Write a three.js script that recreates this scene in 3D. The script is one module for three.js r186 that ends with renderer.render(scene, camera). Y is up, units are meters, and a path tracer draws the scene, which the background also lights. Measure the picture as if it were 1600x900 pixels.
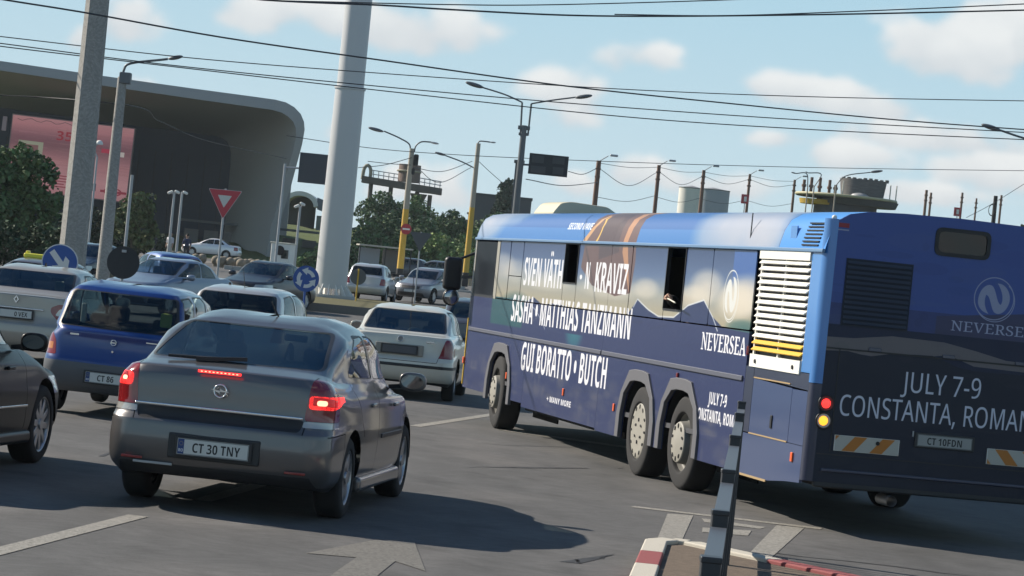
import * as THREE from 'three';
import { mergeGeometries, mergeVertices } from 'three/addons/utils/BufferGeometryUtils.js';
import { RoundedBoxGeometry } from 'three/addons/geometries/RoundedBoxGeometry.js';
import { MarchingCubes } from 'three/addons/objects/MarchingCubes.js';
import { Brush, Evaluator, HOLLOW_SUBTRACTION, HOLLOW_INTERSECTION } from 'three-bvh-csg';
import { createNoise2D, createNoise3D } from 'simplex-noise';

// ---------------------------------------------------------------- camera, sky, sun, exposure
const scene = new THREE.Scene();
const camera = new THREE.PerspectiveCamera(11.296, 16 / 9, 0.5, 3000);
camera.position.set(0, 1.95, 0);
camera.rotation.order = 'YXZ';
camera.rotation.set(-0.0022, 0, 0.0992);          // a hand-held phone, tilted
const renderer = new THREE.WebGLRenderer({ antialias: true });
renderer.toneMapping = THREE.LinearToneMapping;
renderer.toneMappingExposure = 1.45;
renderer.shadowMap.enabled = true;

let seed = 20170707;
const rnd = () => { seed = (seed * 1664525 + 1013904223) >>> 0; return seed / 4294967296; };
const rr = (a, b) => a + (b - a) * rnd();
const noise2 = createNoise2D(rnd), noise3 = createNoise3D(rnd);
const fbm3 = (x, y, z, o = 5) => { let s = 0, a = .5; for (let i = 0; i < o; i++) { s += a * noise3(x, y, z); x *= 2.03; y *= 2.03; z *= 2.03; a *= .5; } return s; };
const clamp = (x, a, b) => Math.min(b, Math.max(a, x));
const smooth = (a, b, x) => { const t = clamp((x - a) / (b - a), 0, 1); return t * t * (3 - 2 * t); };

const SUN = new THREE.Vector3(-1.39, 1.0, -0.69).normalize();
{ // sky: clear air with scattered fair-weather clouds all round
  const W = 4096, Hh = 2048, data = new Float32Array(W * Hh * 4);
  // clouds: azimuth (degrees right of the camera's axis), elevation, half width, half height
  const clouds = [[-3.52, 4.75, 2.77, 0.53], [-5.16, 4.77, 1.13, 0.44], [-2.00, 4.72, 1.51, 0.50], [-8.11, 4.32, 0.76, 0.57], [-8.81, 3.87, 0.31, 0.31], [2.06, 4.56, 0.82, 0.40], [0.75, 3.74, 0.94, 0.57], [0.67, 3.29, 0.76, 0.38], [8.13, 5.30, 1.45, 0.69], [8.96, 5.62, 1.13, 0.76], [5.50, 4.19, 1.64, 0.40], [4.49, 4.22, 0.63, 0.28], [6.88, 4.07, 1.01, 0.31], [6.36, 3.08, 1.13, 0.31], [8.17, 3.62, 1.89, 0.38], [9.22, 3.03, 1.26, 0.50], [-2.20, 1.68, 0.76, 0.44], [-1.44, 1.63, 0.76, 0.50], [2.28, 2.38, 0.88, 0.38], [1.05, 2.00, 0.50, 0.31], [-3.68, 2.60, 0.38, 0.25], [5.09, 3.28, 0.76, 0.18], [-7.73, 2.99, 0.38, 0.25], [3.80, 2.27, 1.51, 0.31], [7.54, 2.50, 2.01, 0.25]];
  for (let i = 0; i < 170; i++) {
    const a = rr(12, 348), e = Math.pow(rnd(), 2) * 60 + 1.5, s = (.7 + 1.6 * rnd()) * (1 + e / 26);
    clouds.push([a > 180 ? a - 360 : a, e, s / Math.max(.3, Math.cos(e * Math.PI / 180)), s * rr(.3, .5)]);
  }
  const rows = []; for (let j = 0; j < Hh; j++) rows.push([]);
  for (const c of clouds) { const lo = Math.floor(((c[1] - c[3] * 1.8) / 180 + .5) * Hh), hi = Math.ceil(((c[1] + c[3] * 1.8) / 180 + .5) * Hh); for (let j = Math.max(0, lo); j <= Math.min(Hh - 1, hi); j++) rows[j].push(c); }
  const c0 = [.43, .525, .565], c1 = [.275, .445, .545], c2 = [.022, .078, .195];
  for (let j = 0; j < Hh; j++) {
    const el = ((j + .5) / Hh - .5) * 180, e = Math.max(0, el);
    const t1 = smooth(-1, 9, e), t2 = smooth(4, 42, e), base = [0, 1, 2].map((k) => (c0[k] + (c1[k] - c0[k]) * t1) * (1 - t2) + c2[k] * t2);
    const ce = Math.cos(el * Math.PI / 180), se = Math.sin(el * Math.PI / 180);
    for (let i = 0; i < W; i++) {
      const phi = ((i + .5) / W - .5) * 2 * Math.PI;              // direction (cos phi, ., sin phi)
      let az = phi * 180 / Math.PI + 90; if (az > 180) az -= 360; // 0 along -z, positive to the right
      let r = base[0], g = base[1], b = base[2];
      if (el > 0) {
        let d = 0, lift = 0;
        const x = ce * Math.cos(phi), z = ce * Math.sin(phi);
        let n = null;
        for (const c of rows[j]) {
          let da = az - c[0]; if (da > 180) da -= 360; if (da < -180) da += 360;
          if (Math.abs(da) > c[2] * 1.8) continue;
          if (n === null) { const k = e < 9 ? 26 : 11; n = fbm3(x * k, se * k * 1.5, z * k, e < 9 ? 6 : 3); }
          const q = (da / c[2]) ** 2 + ((el - c[1]) / c[3] * (el < c[1] ? 1.25 : 1)) ** 2;
          const v = smooth(-.2, .7, 1 - q * .95 + n * 1.7);
          if (v > d) { d = v; lift = clamp((el - c[1]) / c[3] * .5 + .5 + n * .6, 0, 1); }
        }
        if (d > 0) {
          const k = d * .8, cw = [.44 + .20 * lift, .455 + .175 * lift, .475 + .14 * lift];
          r += (cw[0] - r) * k; g += (cw[1] - g) * k; b += (cw[2] - b) * k;
        }
      }
      const o = (j * W + i) * 4; data[o] = r; data[o + 1] = g; data[o + 2] = b; data[o + 3] = 1;
    }
  }
  const tex = new THREE.DataTexture(data, W, Hh, THREE.RGBAFormat, THREE.FloatType);
  tex.mapping = THREE.EquirectangularReflectionMapping; tex.magFilter = THREE.LinearFilter; tex.minFilter = THREE.LinearFilter; tex.needsUpdate = true;
  scene.background = tex; scene.environment = tex;
}
const sun = new THREE.DirectionalLight(new THREE.Color(1, .91, .79), 5);
sun.position.copy(SUN).multiplyScalar(200).add(new THREE.Vector3(0, 0, -60)); sun.target.position.set(0, 0, -60);
sun.castShadow = true; sun.shadow.radius = 1; sun.shadow.mapSize.set(4096, 4096);
Object.assign(sun.shadow.camera, { left: -70, right: 70, top: 70, bottom: -70, near: 10, far: 500 });
scene.add(sun, sun.target);
scene.fog = new THREE.FogExp2(new THREE.Color(.76, .83, .88), 0.00014);

// ---------------------------------------------------------------- helpers
const taken = new Map();
function numbered(n) { const k = taken.get(n) ?? 0; taken.set(n, k + 1); return k ? n + '_' + String(k).padStart(3, '0') : n; }
function tag(o, label, category, group, kind) { if (label) o.userData.label = label; if (category) o.userData.category = category; if (group) o.userData.group = group; if (kind) o.userData.kind = kind; return o; }
function thing(name, label, category, [x, y, z] = [0, 0, 0], turn = 0, group) {
  const o = new THREE.Group(); o.name = numbered(name); o.position.set(x, y, z); o.rotation.y = turn; scene.add(o);
  return tag(o, label, category, group);
}
function mesh(name, geo, mat, parent, label) {
  const m = new THREE.Mesh(Array.isArray(geo) ? merge(geo) : geo, mat); m.castShadow = m.receiveShadow = true;
  m.name = parent ? name : numbered(name); (parent ?? scene).add(m); if (label) m.userData.label = label; return m;
}
function structure(name, geo, mat) { const m = mesh(name, geo, mat); m.userData.kind = 'structure'; return m; }
function merge(list) {
  return mergeGeometries(list.map((g) => { const q = g.index ? g.toNonIndexed() : g.clone(); for (const k of Object.keys(q.attributes)) if (!['position', 'normal', 'uv'].includes(k)) q.deleteAttribute(k);
    if (!q.attributes.uv) q.setAttribute('uv', new THREE.BufferAttribute(new Float32Array(q.attributes.position.count * 2), 2)); if (!q.attributes.normal) q.computeVertexNormals(); return q; }));
}
const box = (w, h, d, x = 0, y = 0, z = 0) => new THREE.BoxGeometry(w, h, d).translate(x, y, z);
const rbox = (w, h, d, x = 0, y = 0, z = 0, r = .02, s = 2) => new RoundedBoxGeometry(w, h, d, s, Math.min(r, w / 2.01, h / 2.01, d / 2.01)).translate(x, y, z);
const cyl = (r0, r1, h, x = 0, y = 0, z = 0, n = 20) => new THREE.CylinderGeometry(r1, r0, h, n).translate(x, y + h / 2, z);
const V = (a) => new THREE.Vector3(a[0], a[1], a[2]);
function bar(p, q, r, r2 = r, n = 8) {
  const a = V(p), b = V(q), d = b.clone().sub(a), g = new THREE.CylinderGeometry(r2, r, d.length(), n);
  g.applyQuaternion(new THREE.Quaternion().setFromUnitVectors(new THREE.Vector3(0, 1, 0), d.clone().normalize()));
  return g.translate((a.x + b.x) / 2, (a.y + b.y) / 2, (a.z + b.z) / 2);
}
function beam(p, q, w, h) { // box from p to q
  const a = V(p), b = V(q), d = b.clone().sub(a), g = new THREE.BoxGeometry(w, h, d.length());
  const m = new THREE.Matrix4().lookAt(b, a, new THREE.Vector3(0, 1, 0)); g.applyMatrix4(m);
  return g.translate((a.x + b.x) / 2, (a.y + b.y) / 2, (a.z + b.z) / 2);
}
const tube = (pts, r, n = 24, k = 6) => new THREE.TubeGeometry(new THREE.CatmullRomCurve3(pts.map(V)), n, r, k);
const shapeOf = (pts) => new THREE.Shape(pts.map((p) => new THREE.Vector2(p[0], p[1])));
function roundPoly(pts, r, n = 4) {
  const out = [], L = pts.length;
  for (let i = 0; i < L; i++) {
    const a = pts[(i + L - 1) % L], b = pts[i], c = pts[(i + 1) % L];
    const la = Math.hypot(a[0] - b[0], a[1] - b[1]), lc = Math.hypot(c[0] - b[0], c[1] - b[1]), k = Math.min(r, la / 2.1, lc / 2.1);
    const p = [b[0] + (a[0] - b[0]) * k / la, b[1] + (a[1] - b[1]) * k / la], q = [b[0] + (c[0] - b[0]) * k / lc, b[1] + (c[1] - b[1]) * k / lc];
    for (let j = 0; j <= n; j++) { const t = j / n; out.push([(1 - t) ** 2 * p[0] + 2 * t * (1 - t) * b[0] + t * t * q[0], (1 - t) ** 2 * p[1] + 2 * t * (1 - t) * b[1] + t * t * q[1]]); }
  }
  return out;
}
const extrude = (pts, depth, holes = [], bevel = 0) => { const s = shapeOf(pts); for (const h of holes) s.holes.push(new THREE.Path(h.map((p) => new THREE.Vector2(p[0], p[1])))); return new THREE.ExtrudeGeometry(s, { depth, bevelEnabled: bevel > 0, bevelSize: bevel, bevelThickness: bevel, bevelSegments: 2, curveSegments: 8 }); };
const grow = (pts, m) => { let cx = 0, cy = 0; for (const p of pts) { cx += p[0] / pts.length; cy += p[1] / pts.length; } return pts.map((p) => { const d = Math.hypot(p[0] - cx, p[1] - cy); return [cx + (p[0] - cx) * (1 + m / d), cy + (p[1] - cy) * (1 + m / d)]; }); };
function canvasTexture(w, h, draw) {
  const c = document.createElement('canvas'); c.width = w; c.height = h; draw(c.getContext('2d'), w, h);
  const t = new THREE.CanvasTexture(c); t.colorSpace = THREE.SRGBColorSpace; t.anisotropy = 8; t.magFilter = THREE.LinearFilter; return t;
}
// a square noise texture that tiles; f(n) gives a grey 0..1
function noiseTexture(size, scales, f, srgb = true) {
  const d = new Uint8Array(size * size * 4);
  for (let j = 0; j < size; j++) for (let i = 0; i < size; i++) {
    const a = i / size * 2 * Math.PI, b = j / size * 2 * Math.PI; let n = 0;
    for (const [k, w, s] of scales) n += w * noise3(Math.cos(a) * k + s + 1.7 * Math.sin(b) * k, Math.sin(a) * k + Math.cos(b) * k * .6, Math.sin(b) * k - s + Math.cos(b) * k * .8);
    const c = f(n, rnd()); const o = (j * size + i) * 4; d[o] = clamp(c[0] * 255, 0, 255); d[o + 1] = clamp(c[1] * 255, 0, 255); d[o + 2] = clamp(c[2] * 255, 0, 255); d[o + 3] = 255;
  }
  const t = new THREE.DataTexture(d, size, size); t.wrapS = t.wrapT = THREE.RepeatWrapping; t.magFilter = THREE.LinearFilter; t.minFilter = THREE.LinearMipmapLinearFilter; t.generateMipmaps = true; if (srgb) t.colorSpace = THREE.SRGBColorSpace; t.needsUpdate = true; return t;
}
const lin = (r, g, b) => new THREE.Color().setRGB(r, g, b);
const std = (c, roughness = .8, metalness = 0, o = {}) => new THREE.MeshStandardMaterial({ color: Array.isArray(c) ? lin(...c) : new THREE.Color(c), roughness, metalness, ...o });
const paint = (c, metalness = .35, roughness = .42, o = {}) => new THREE.MeshPhysicalMaterial({ color: lin(...c), metalness, roughness, clearcoat: .9, clearcoatRoughness: .09, ...o });
const flake = noiseTexture(256, [[3, .5, 1], [9, .3, 4]], (n, r) => { const c = .42 + .18 * n + .16 * r; return [c, c, c]; }, false);
flake.repeat.set(1, 1);
const M = {
  rubber: std([.018, .018, .019], .9), dark: std([.012, .013, .015], .85), plastic: std([.028, .029, .031], .6), trim: std([.02, .02, .022], .45),
  chrome: std([.75, .75, .76], .16, 1), mirror: std([.35, .36, .37], .05, 1), alloy: std([.46, .46, .47], .34, .85), alloyDark: std([.22, .22, .23], .4, .8), steel: std([.36, .37, .38], .5, .7),
  glass: new THREE.MeshPhysicalMaterial({ color: lin(.40, .46, .46), roughness: .03, transmission: 1, thickness: 0, ior: 1.5 }),
  tint: new THREE.MeshPhysicalMaterial({ color: lin(.16, .19, .19), roughness: .03, transmission: 1, thickness: 0, ior: 1.5 }),
  cabGlass: new THREE.MeshPhysicalMaterial({ color: lin(.012, .015, .02), roughness: .35, specularIntensity: .12 }),
  seat: std([.03, .031, .034], .9), cabin: std([.022, .023, .026], .9), skin: std([.42, .25, .18], .6),
  redLens: new THREE.MeshPhysicalMaterial({ color: lin(.22, .012, .014), roughness: .12, clearcoat: 1 }), clearLens: new THREE.MeshPhysicalMaterial({ color: lin(.5, .49, .46), roughness: .1, clearcoat: 1, metalness: .3 }),
  amberLens: new THREE.MeshPhysicalMaterial({ color: lin(.55, .17, .02), roughness: .15, clearcoat: 1 }),
  redGlow: std([.5, .01, .01], .3, 0, { emissive: lin(1, .035, .03), emissiveIntensity: 1.5 }), amberGlow: std([.6, .2, .01], .3, 0, { emissive: lin(1, .36, .03), emissiveIntensity: 1.5 }),
  redHot: std([.8, .3, .2], .3, 0, { emissive: lin(1, .34, .2), emissiveIntensity: 2 }), headGlow: std([1, 1, .97], .3, 0, { emissive: lin(1, 1, .96), emissiveIntensity: 2.2 }),
  white: std([.74, .73, .68], .55), cream: std([.62, .60, .50], .55), yellow: std([.66, .40, .02], .55), orange: std([.75, .12, .03], .4), red: std([.45, .03, .04], .5),
  galvanised: std([.40, .41, .42], .5, .5), concrete: std([.36, .35, .33], .9, 0), black: std([.012, .012, .014], .5), leafDark: null,
};
// ---------------------------------------------------------------- ground, road, islands, markings
const rise = (d) => d < 45 ? 0 : d < 55 ? .009 * (d - 45) ** 2 / 20 : .009 * (Math.min(d, 222) - 50);
const asphaltMap = noiseTexture(1024, [[2, .5, 3], [7, .35, 8], [31, .35, 2], [90, .35, 5]], (n, r) => { const c = .79 + .10 * n + .24 * (r - .5) + (r > .985 ? .14 : 0); return [c, c * .992, c * .978]; });
const asphaltBump = noiseTexture(512, [[40, .5, 1], [90, .5, 2]], (n, r) => { const c = .5 + .2 * n + .5 * (r - .5); return [c, c, c]; }, false);
asphaltMap.repeat.set(1 / 2.3, 1 / 2.3); asphaltBump.repeat.set(1 / .9, 1 / .9);
M.asphalt = std([.232, .234, .238], .86, 0, { map: asphaltMap, bumpMap: asphaltBump, bumpScale: .004, vertexColors: true });
function groundSheet(xs, ds, lift, tone) {
  const pos = [], uv = [], col = [], idx = [];
  for (const d of ds) for (const x of xs) {
    pos.push(x, rise(d) + lift, -d); uv.push(x, d);
    const t = tone(x, d); col.push(t[0], t[1], t[2]);
  }
  for (let j = 0; j < ds.length - 1; j++) for (let i = 0; i < xs.length - 1; i++) { const a = j * xs.length + i, b = a + 1, c = a + xs.length, e = c + 1; idx.push(a, b, c, b, e, c); }
  const g = new THREE.BufferGeometry(); g.setAttribute('position', new THREE.Float32BufferAttribute(pos, 3)); g.setAttribute('uv', new THREE.Float32BufferAttribute(uv, 2)); g.setAttribute('color', new THREE.Float32BufferAttribute(col, 3)); g.setIndex(idx); g.computeVertexNormals(); return g;
}
const span = (a, b, n) => Array.from({ length: n + 1 }, (_, i) => a + (b - a) * i / n);
{
  const xs = [-900, -400, -150, -60, -30, ...span(-16, 16, 160), 30, 60, 150, 400, 900], ds = [-60, -20, 0, ...span(8, 60, 208), ...span(61, 130, 69), ...span(135, 200, 14), 260, 400, 800, 2000];
  // seams of old patching, worn wheel tracks and dusty drifts: matter, with edges of its own
  structure('road', groundSheet(xs, ds, 0, (x, d) => {
    let k = .57 + .07 * noise2(x * .35, d * .12) + .06 * noise2(x * 1.6 + 9, d * .7) + .05 * noise2(x * 5, d * 4);
    k -= .16 * smooth(.52, .8, noise2(x * 1.9 + 5, d * .8)) + .1 * smooth(.6, .85, noise2(x * 4.1 + 20, d * 3.3)); // oil and rubber stains
    const lane = ((x - d * .122 + 9.4) % 3.1 + 3.1) % 3.1; k -= .07 * (Math.exp(-(((lane - .8) / .22) ** 2)) + Math.exp(-(((lane - 2.3) / .22) ** 2))) * (.6 + .4 * noise2(x, d * .2)); // tyre-polished tracks
    const dust = smooth(.1, .7, noise2(x * .5 + 40, d * .22 + 3)) * .16; k += dust;
    return [k + dust * .2, k + dust * .09, k];
  }), M.asphalt);
}
const wornMap = noiseTexture(512, [[5, .5, 2], [18, .5, 7], [60, .5, 3]], (n, r) => { const k = smooth(-.75, .15, n + .7 * (r - .5)); const c = .36 + .38 * k; return [c, c * .985, c * .95]; });
wornMap.repeat.set(1 / 1.1, 1 / 1.1);
M.roadPaint = std([.60, .59, .56], .8, 0, { map: wornMap });
function flat(name, pts, lift, mat) { // a sheet over ground points [x, distance]
  const g = new THREE.ShapeGeometry(shapeOf(pts)), p = g.attributes.position;
  for (let i = 0; i < p.count; i++) { const x = p.getX(i), d = p.getY(i); p.setXYZ(i, x, rise(d) + lift, -d); }
  g.computeVertexNormals(); const n = g.attributes.normal; for (let i = 0; i < n.count; i++) n.setXYZ(i, 0, 1, 0);
  return structure(name, g, mat);
}
const strip = (a, b, w) => { const dx = b[0] - a[0], dd = b[1] - a[1], l = Math.hypot(dx, dd), nx = -dd / l * w / 2, nd = dx / l * w / 2; return [[a[0] + nx, a[1] + nd], [b[0] + nx, b[1] + nd], [b[0] - nx, b[1] - nd], [a[0] - nx, a[1] - nd]]; };
flat('lane_marking', strip([-3.45, 14.1], [-2.52, 21.0], .15), .004, M.roadPaint);
flat('lane_marking', strip([-2.25, 22.8], [-1.95, 25.3], .15), .004, M.roadPaint);
flat('lane_marking', strip([-1.05, 36.9], [-.02, 42.7], .16), .004, M.roadPaint);
flat('lane_marking', strip([0.1, 38.2], [2.3, 36.4], .35), .004, M.roadPaint);
flat('arrow_marking', [[-1.2, 19.5], [-.80, 20.95], [-.52, 21.08], [-.38, 19.1], [-.60, 19.55], [-.66, 18.7], [-.74, 17.2], [-1.02, 17.2], [-.93, 18.6], [-.86, 19.55]], .004, std([.34, .335, .32], .8, 0, { map: wornMap }));
flat('hatch_marking', strip([1.3, 26.75], [3.0, 26.33], .2), .004, M.roadPaint);
flat('hatch_marking', [[1.60, 26.3], [1.84, 26.4], [1.56, 23.45], [1.36, 23.4]], .004, M.roadPaint);
flat('hatch_marking', [[2.58, 26.2], [2.83, 26.2], [2.18, 22.5], [1.98, 22.4]], .004, M.roadPaint);
flat('hatch_marking', [[1.90, 26.15], [2.45, 25.85], [2.38, 25.6], [1.90, 25.75]], .004, M.roadPaint);
flat('hatch_marking', [[1.84, 25.1], [2.28, 25.3], [2.2, 24.7], [1.80, 24.6]], .004, M.roadPaint);
{ // sealed cracks
  const tar = std([.025, .025, .027], .7);
  for (const [a, b, n, w] of [[[.55, 20.6], [.95, 21.6], 6, .02], [[-3.6, 26.5], [-2.7, 37], 18, .025], [[-.3, 30], [1.5, 32.5], 12, .012], [[-1.9, 17.0], [-.2, 18.2], 10, .01], [[2.2, 23.2], [6.5, 22.6], 12, .022]]) {
    const up = [], dn = []; for (let i = 0; i <= n; i++) { const t = i / n, x = a[0] + (b[0] - a[0]) * t + rr(-.06, .06), d = a[1] + (b[1] - a[1]) * t + rr(-.1, .1), h = w * rr(.4, 1.1); up.push([x - h, d - h]); dn.push([x + h, d + h]); }
    flat('tar_seam', [...up, ...dn.reverse()], .003, tar);
  }
}
// the kerbed refuge with its paving
const pavMap = noiseTexture(512, [[3, .5, 4], [14, .4, 9], [50, .4, 2]], (n, r) => { const c = .70 + .12 * n + .14 * (r - .5); return [c, c * .955, c * .90]; });
pavMap.repeat.set(1 / 1.6, 1 / 1.6);
M.paving = std([.30, .25, .205], .92, 0, { map: pavMap, bumpMap: asphaltBump, bumpScale: .006 });
{
  const inner = [[-.16, 6.2], [.99, 17.4], [1.35, 21.85], [1.47, 21.95], [4.73, 17.1], [4.73, 6.2]];
  const g = new THREE.ExtrudeGeometry(shapeOf(inner), { depth: .105, bevelEnabled: false }); g.rotateX(-Math.PI / 2); // y of the shape becomes -z
  structure('refuge_paving', g, M.paving);
  const kw = std([.66, .645, .60], .8, 0, { map: wornMap }), kr = std([.34, .085, .095], .8, 0, { map: wornMap });
  kw.map = noiseTexture(256, [[4, .5, 3], [20, .5, 6]], (n, r) => { const c = .92 - .14 * smooth(.1, .8, n) - .05 * r; return [c, c * .98, c * .94]; });
  kr.map = kw.map;
  const kerb = thing('painted_kerb', 'kerb of red and white painted stones round the tan paved refuge', 'kerb', [-.13, 0, .9]);
  const stone = (a, b, red) => { const l = Math.hypot(b[0] - a[0], b[1] - a[1]) - .012, g2 = rbox(.17, .26, l, 0, 0, 0, .014, 2); g2.rotateY(-Math.atan2(b[0] - a[0], b[1] - a[1])); g2.translate((a[0] + b[0]) / 2, .005, -(a[1] + b[1]) / 2); mesh('stone', g2, red ? kr : kw, kerb); };
  const left = []; for (let d = 22.7, k = 0; d > 9; d -= 1.0, k++) left.push(d);
  const lx = (d) => 1.40 + (d - 22.8) * .081;
  left.forEach((d, k) => { if (k < left.length - 1) stone([lx(d - 1), d - 1], [lx(d), d], k % 2 === 1 && k < 30 ? (k === 1 || k % 2 === 1) : false); });
  stone([lx(22.7), 22.7], [1.52, 22.93], false); stone([1.52, 22.94], [1.66, 22.90], false);
  let p = [1.67, 22.87]; for (let k = 0; k < 6; k++) { const q = [p[0] + .56, p[1] - .83]; stone(p, q, k % 2 === 1); p = q; }
}
// central island of the roundabout
const grassMap = noiseTexture(512, [[6, .5, 1], [25, .5, 4], [80, .4, 7]], (n, r) => { const c = .6 + .25 * n + .25 * (r - .5); return [c * 1.02, c, c * .62]; });
grassMap.repeat.set(1 / 2, 1 / 2);
M.dryGrass = std([.22, .20, .10], .95, 0, { map: grassMap }); M.greenGrass = std([.16, .24, .05], .95, 0, { map: grassMap });
function roundIsland(name, cx, cd, rx, rd, h, top, sideMat) {
  const pts = span(0, 2 * Math.PI, 72).slice(0, -1).map((a) => [cx + rx * Math.cos(a), cd + rd * Math.sin(a)]);
  const g = new THREE.ExtrudeGeometry(shapeOf(pts), { depth: h + .3, bevelEnabled: false }); g.rotateX(-Math.PI / 2); g.translate(0, rise(cd) - .3, 0);
  structure(name, g, [top, sideMat]);
}
roundIsland('roundabout_island', -8.3, 105, 10.5, 12.5, .16, M.dryGrass, std([.16, .145, .13], .9));
roundIsland('traffic_island', -6.3, 180, 3.4, 11, .2, std([.40, .38, .34], .9), M.concrete);
{ // forecourt of the hall and the verge on the right
  const pts = [[-120, 183], [-16.5, 183], [-16, 192], [-16, 330], [-120, 330]];
  flat('forecourt', pts, .02, std([.34, .34, .33], .9, 0, { map: pavMap }));
}
// ---------------------------------------------------------------- cars
const csg = new Evaluator(); csg.attributes = ['position', 'normal']; csg.useGroups = false;
function knots(h, u) { if (typeof h === 'number') return h; if (u <= h[0][0]) return h[0][1]; for (let i = 1; i < h.length; i++) if (u <= h[i][0]) { const t = (u - h[i - 1][0]) / (h[i][0] - h[i - 1][0]); return h[i - 1][1] + (h[i][1] - h[i - 1][1]) * (t * t * (3 - 2 * t) * .5 + t * .5); } return h[h.length - 1][1]; }
// half a ring round the car, rear centre to front centre; local axes: x right, y up, forward is -z
function ringPoints(R, nR, nC, nS) {
  const out = [], { ur, uf, W, rr: a, rf: b, br = 0, bf = 0, cr = 0 } = R, Wr = R.Wr, Wf = R.Wf;
  const put = (u, v) => out.push([v, knots(R.h, u) - cr * (v / W) ** 2, -u]);
  for (let i = 0; i <= nR; i++) { const v = (Wr - a) * i / nR; put(ur + br * (v / Wr) ** 2, v); }
  for (let i = 1; i <= nC; i++) { const t = i / nC * Math.PI / 2, v = Wr - a + a * Math.sin(t); put(ur + br * (v / Wr) ** 2 + a * (1 - Math.cos(t)), v); }
  const u1 = ur + br + a, u2 = uf - bf - b, um = (u1 + u2) / 2;
  for (let i = 1; i < nS; i++) { const u = u1 + (u2 - u1) * i / nS, k = (u - um) / (um - u1); put(u, W + ((k < 0 ? Wr : Wf) - W) * Math.abs(k) ** 2.6); }
  for (let i = 0; i <= nC; i++) { const t = i / nC * Math.PI / 2, v = Wf - b + b * Math.cos(t); put(uf - bf * (v / Wf) ** 2 - b * (1 - Math.sin(t)), v); }
  for (let i = 1; i <= nR; i++) { const v = (Wf - b) * (1 - i / nR); put(uf - bf * (v / Wf) ** 2, v); }
  return out;
}
function shell(rings, sub = 4, nR = 9, nC = 7, nS = 44) {
  const P = rings.map((r) => ringPoints(r, nR, nC, nS)), cols = P[0].length, rows = [];
  for (let j = 0; j < rings.length - 1; j++) for (let s = 0; s < sub; s++) rows.push([j, s / sub]);
  rows.push([rings.length - 2, 1]);
  const grid = rows.map(([j, t]) => Array.from({ length: cols }, (_, i) => {
    const p1 = P[j][i], p2 = P[j + 1][i], p0 = P[Math.max(0, j - 1)][i], p3 = P[Math.min(rings.length - 1, j + 2)][i];
    const D = (a, b) => Math.max(1e-4, Math.hypot(a[0] - b[0], a[1] - b[1], a[2] - b[2])), d0 = D(p0, p1), d1 = D(p1, p2), d2 = D(p2, p3);
    const q = [0, 1, 2].map((k) => {
      const s1 = (p2[k] - p1[k]) / d1, s0 = j > 0 ? (p1[k] - p0[k]) / d0 : s1, s2 = j < rings.length - 2 ? (p3[k] - p2[k]) / d2 : s1;
      const m1 = rings[j].sharp ? s1 : (s0 * d1 + s1 * d0) / (d0 + d1), m2 = rings[j + 1].sharp ? s1 : (s1 * d2 + s2 * d1) / (d1 + d2);
      const t2 = t * t, t3 = t2 * t; return (2 * t3 - 3 * t2 + 1) * p1[k] + (t3 - 2 * t2 + t) * m1 * d1 + (-2 * t3 + 3 * t2) * p2[k] + (t3 - t2) * m2 * d1;
    });
    return q;
  }));
  const pos = [], idx = [], full = grid.map((row) => [...row, ...row.slice(1, -1).reverse().map((p) => [-p[0], p[1], p[2]])]), n = full[0].length;
  for (const row of full) for (const p of row) pos.push(...p);
  for (let j = 0; j < full.length - 1; j++) for (let i = 0; i < n; i++) { const a = j * n + i, b = j * n + (i + 1) % n, c = a + n, d = b + n; idx.push(a, b, c, b, d, c); }
  const g = new THREE.BufferGeometry(); g.setAttribute('position', new THREE.Float32BufferAttribute(pos, 3)); g.setIndex(idx); g.computeVertexNormals();
  return g.toNonIndexed();
}
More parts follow.
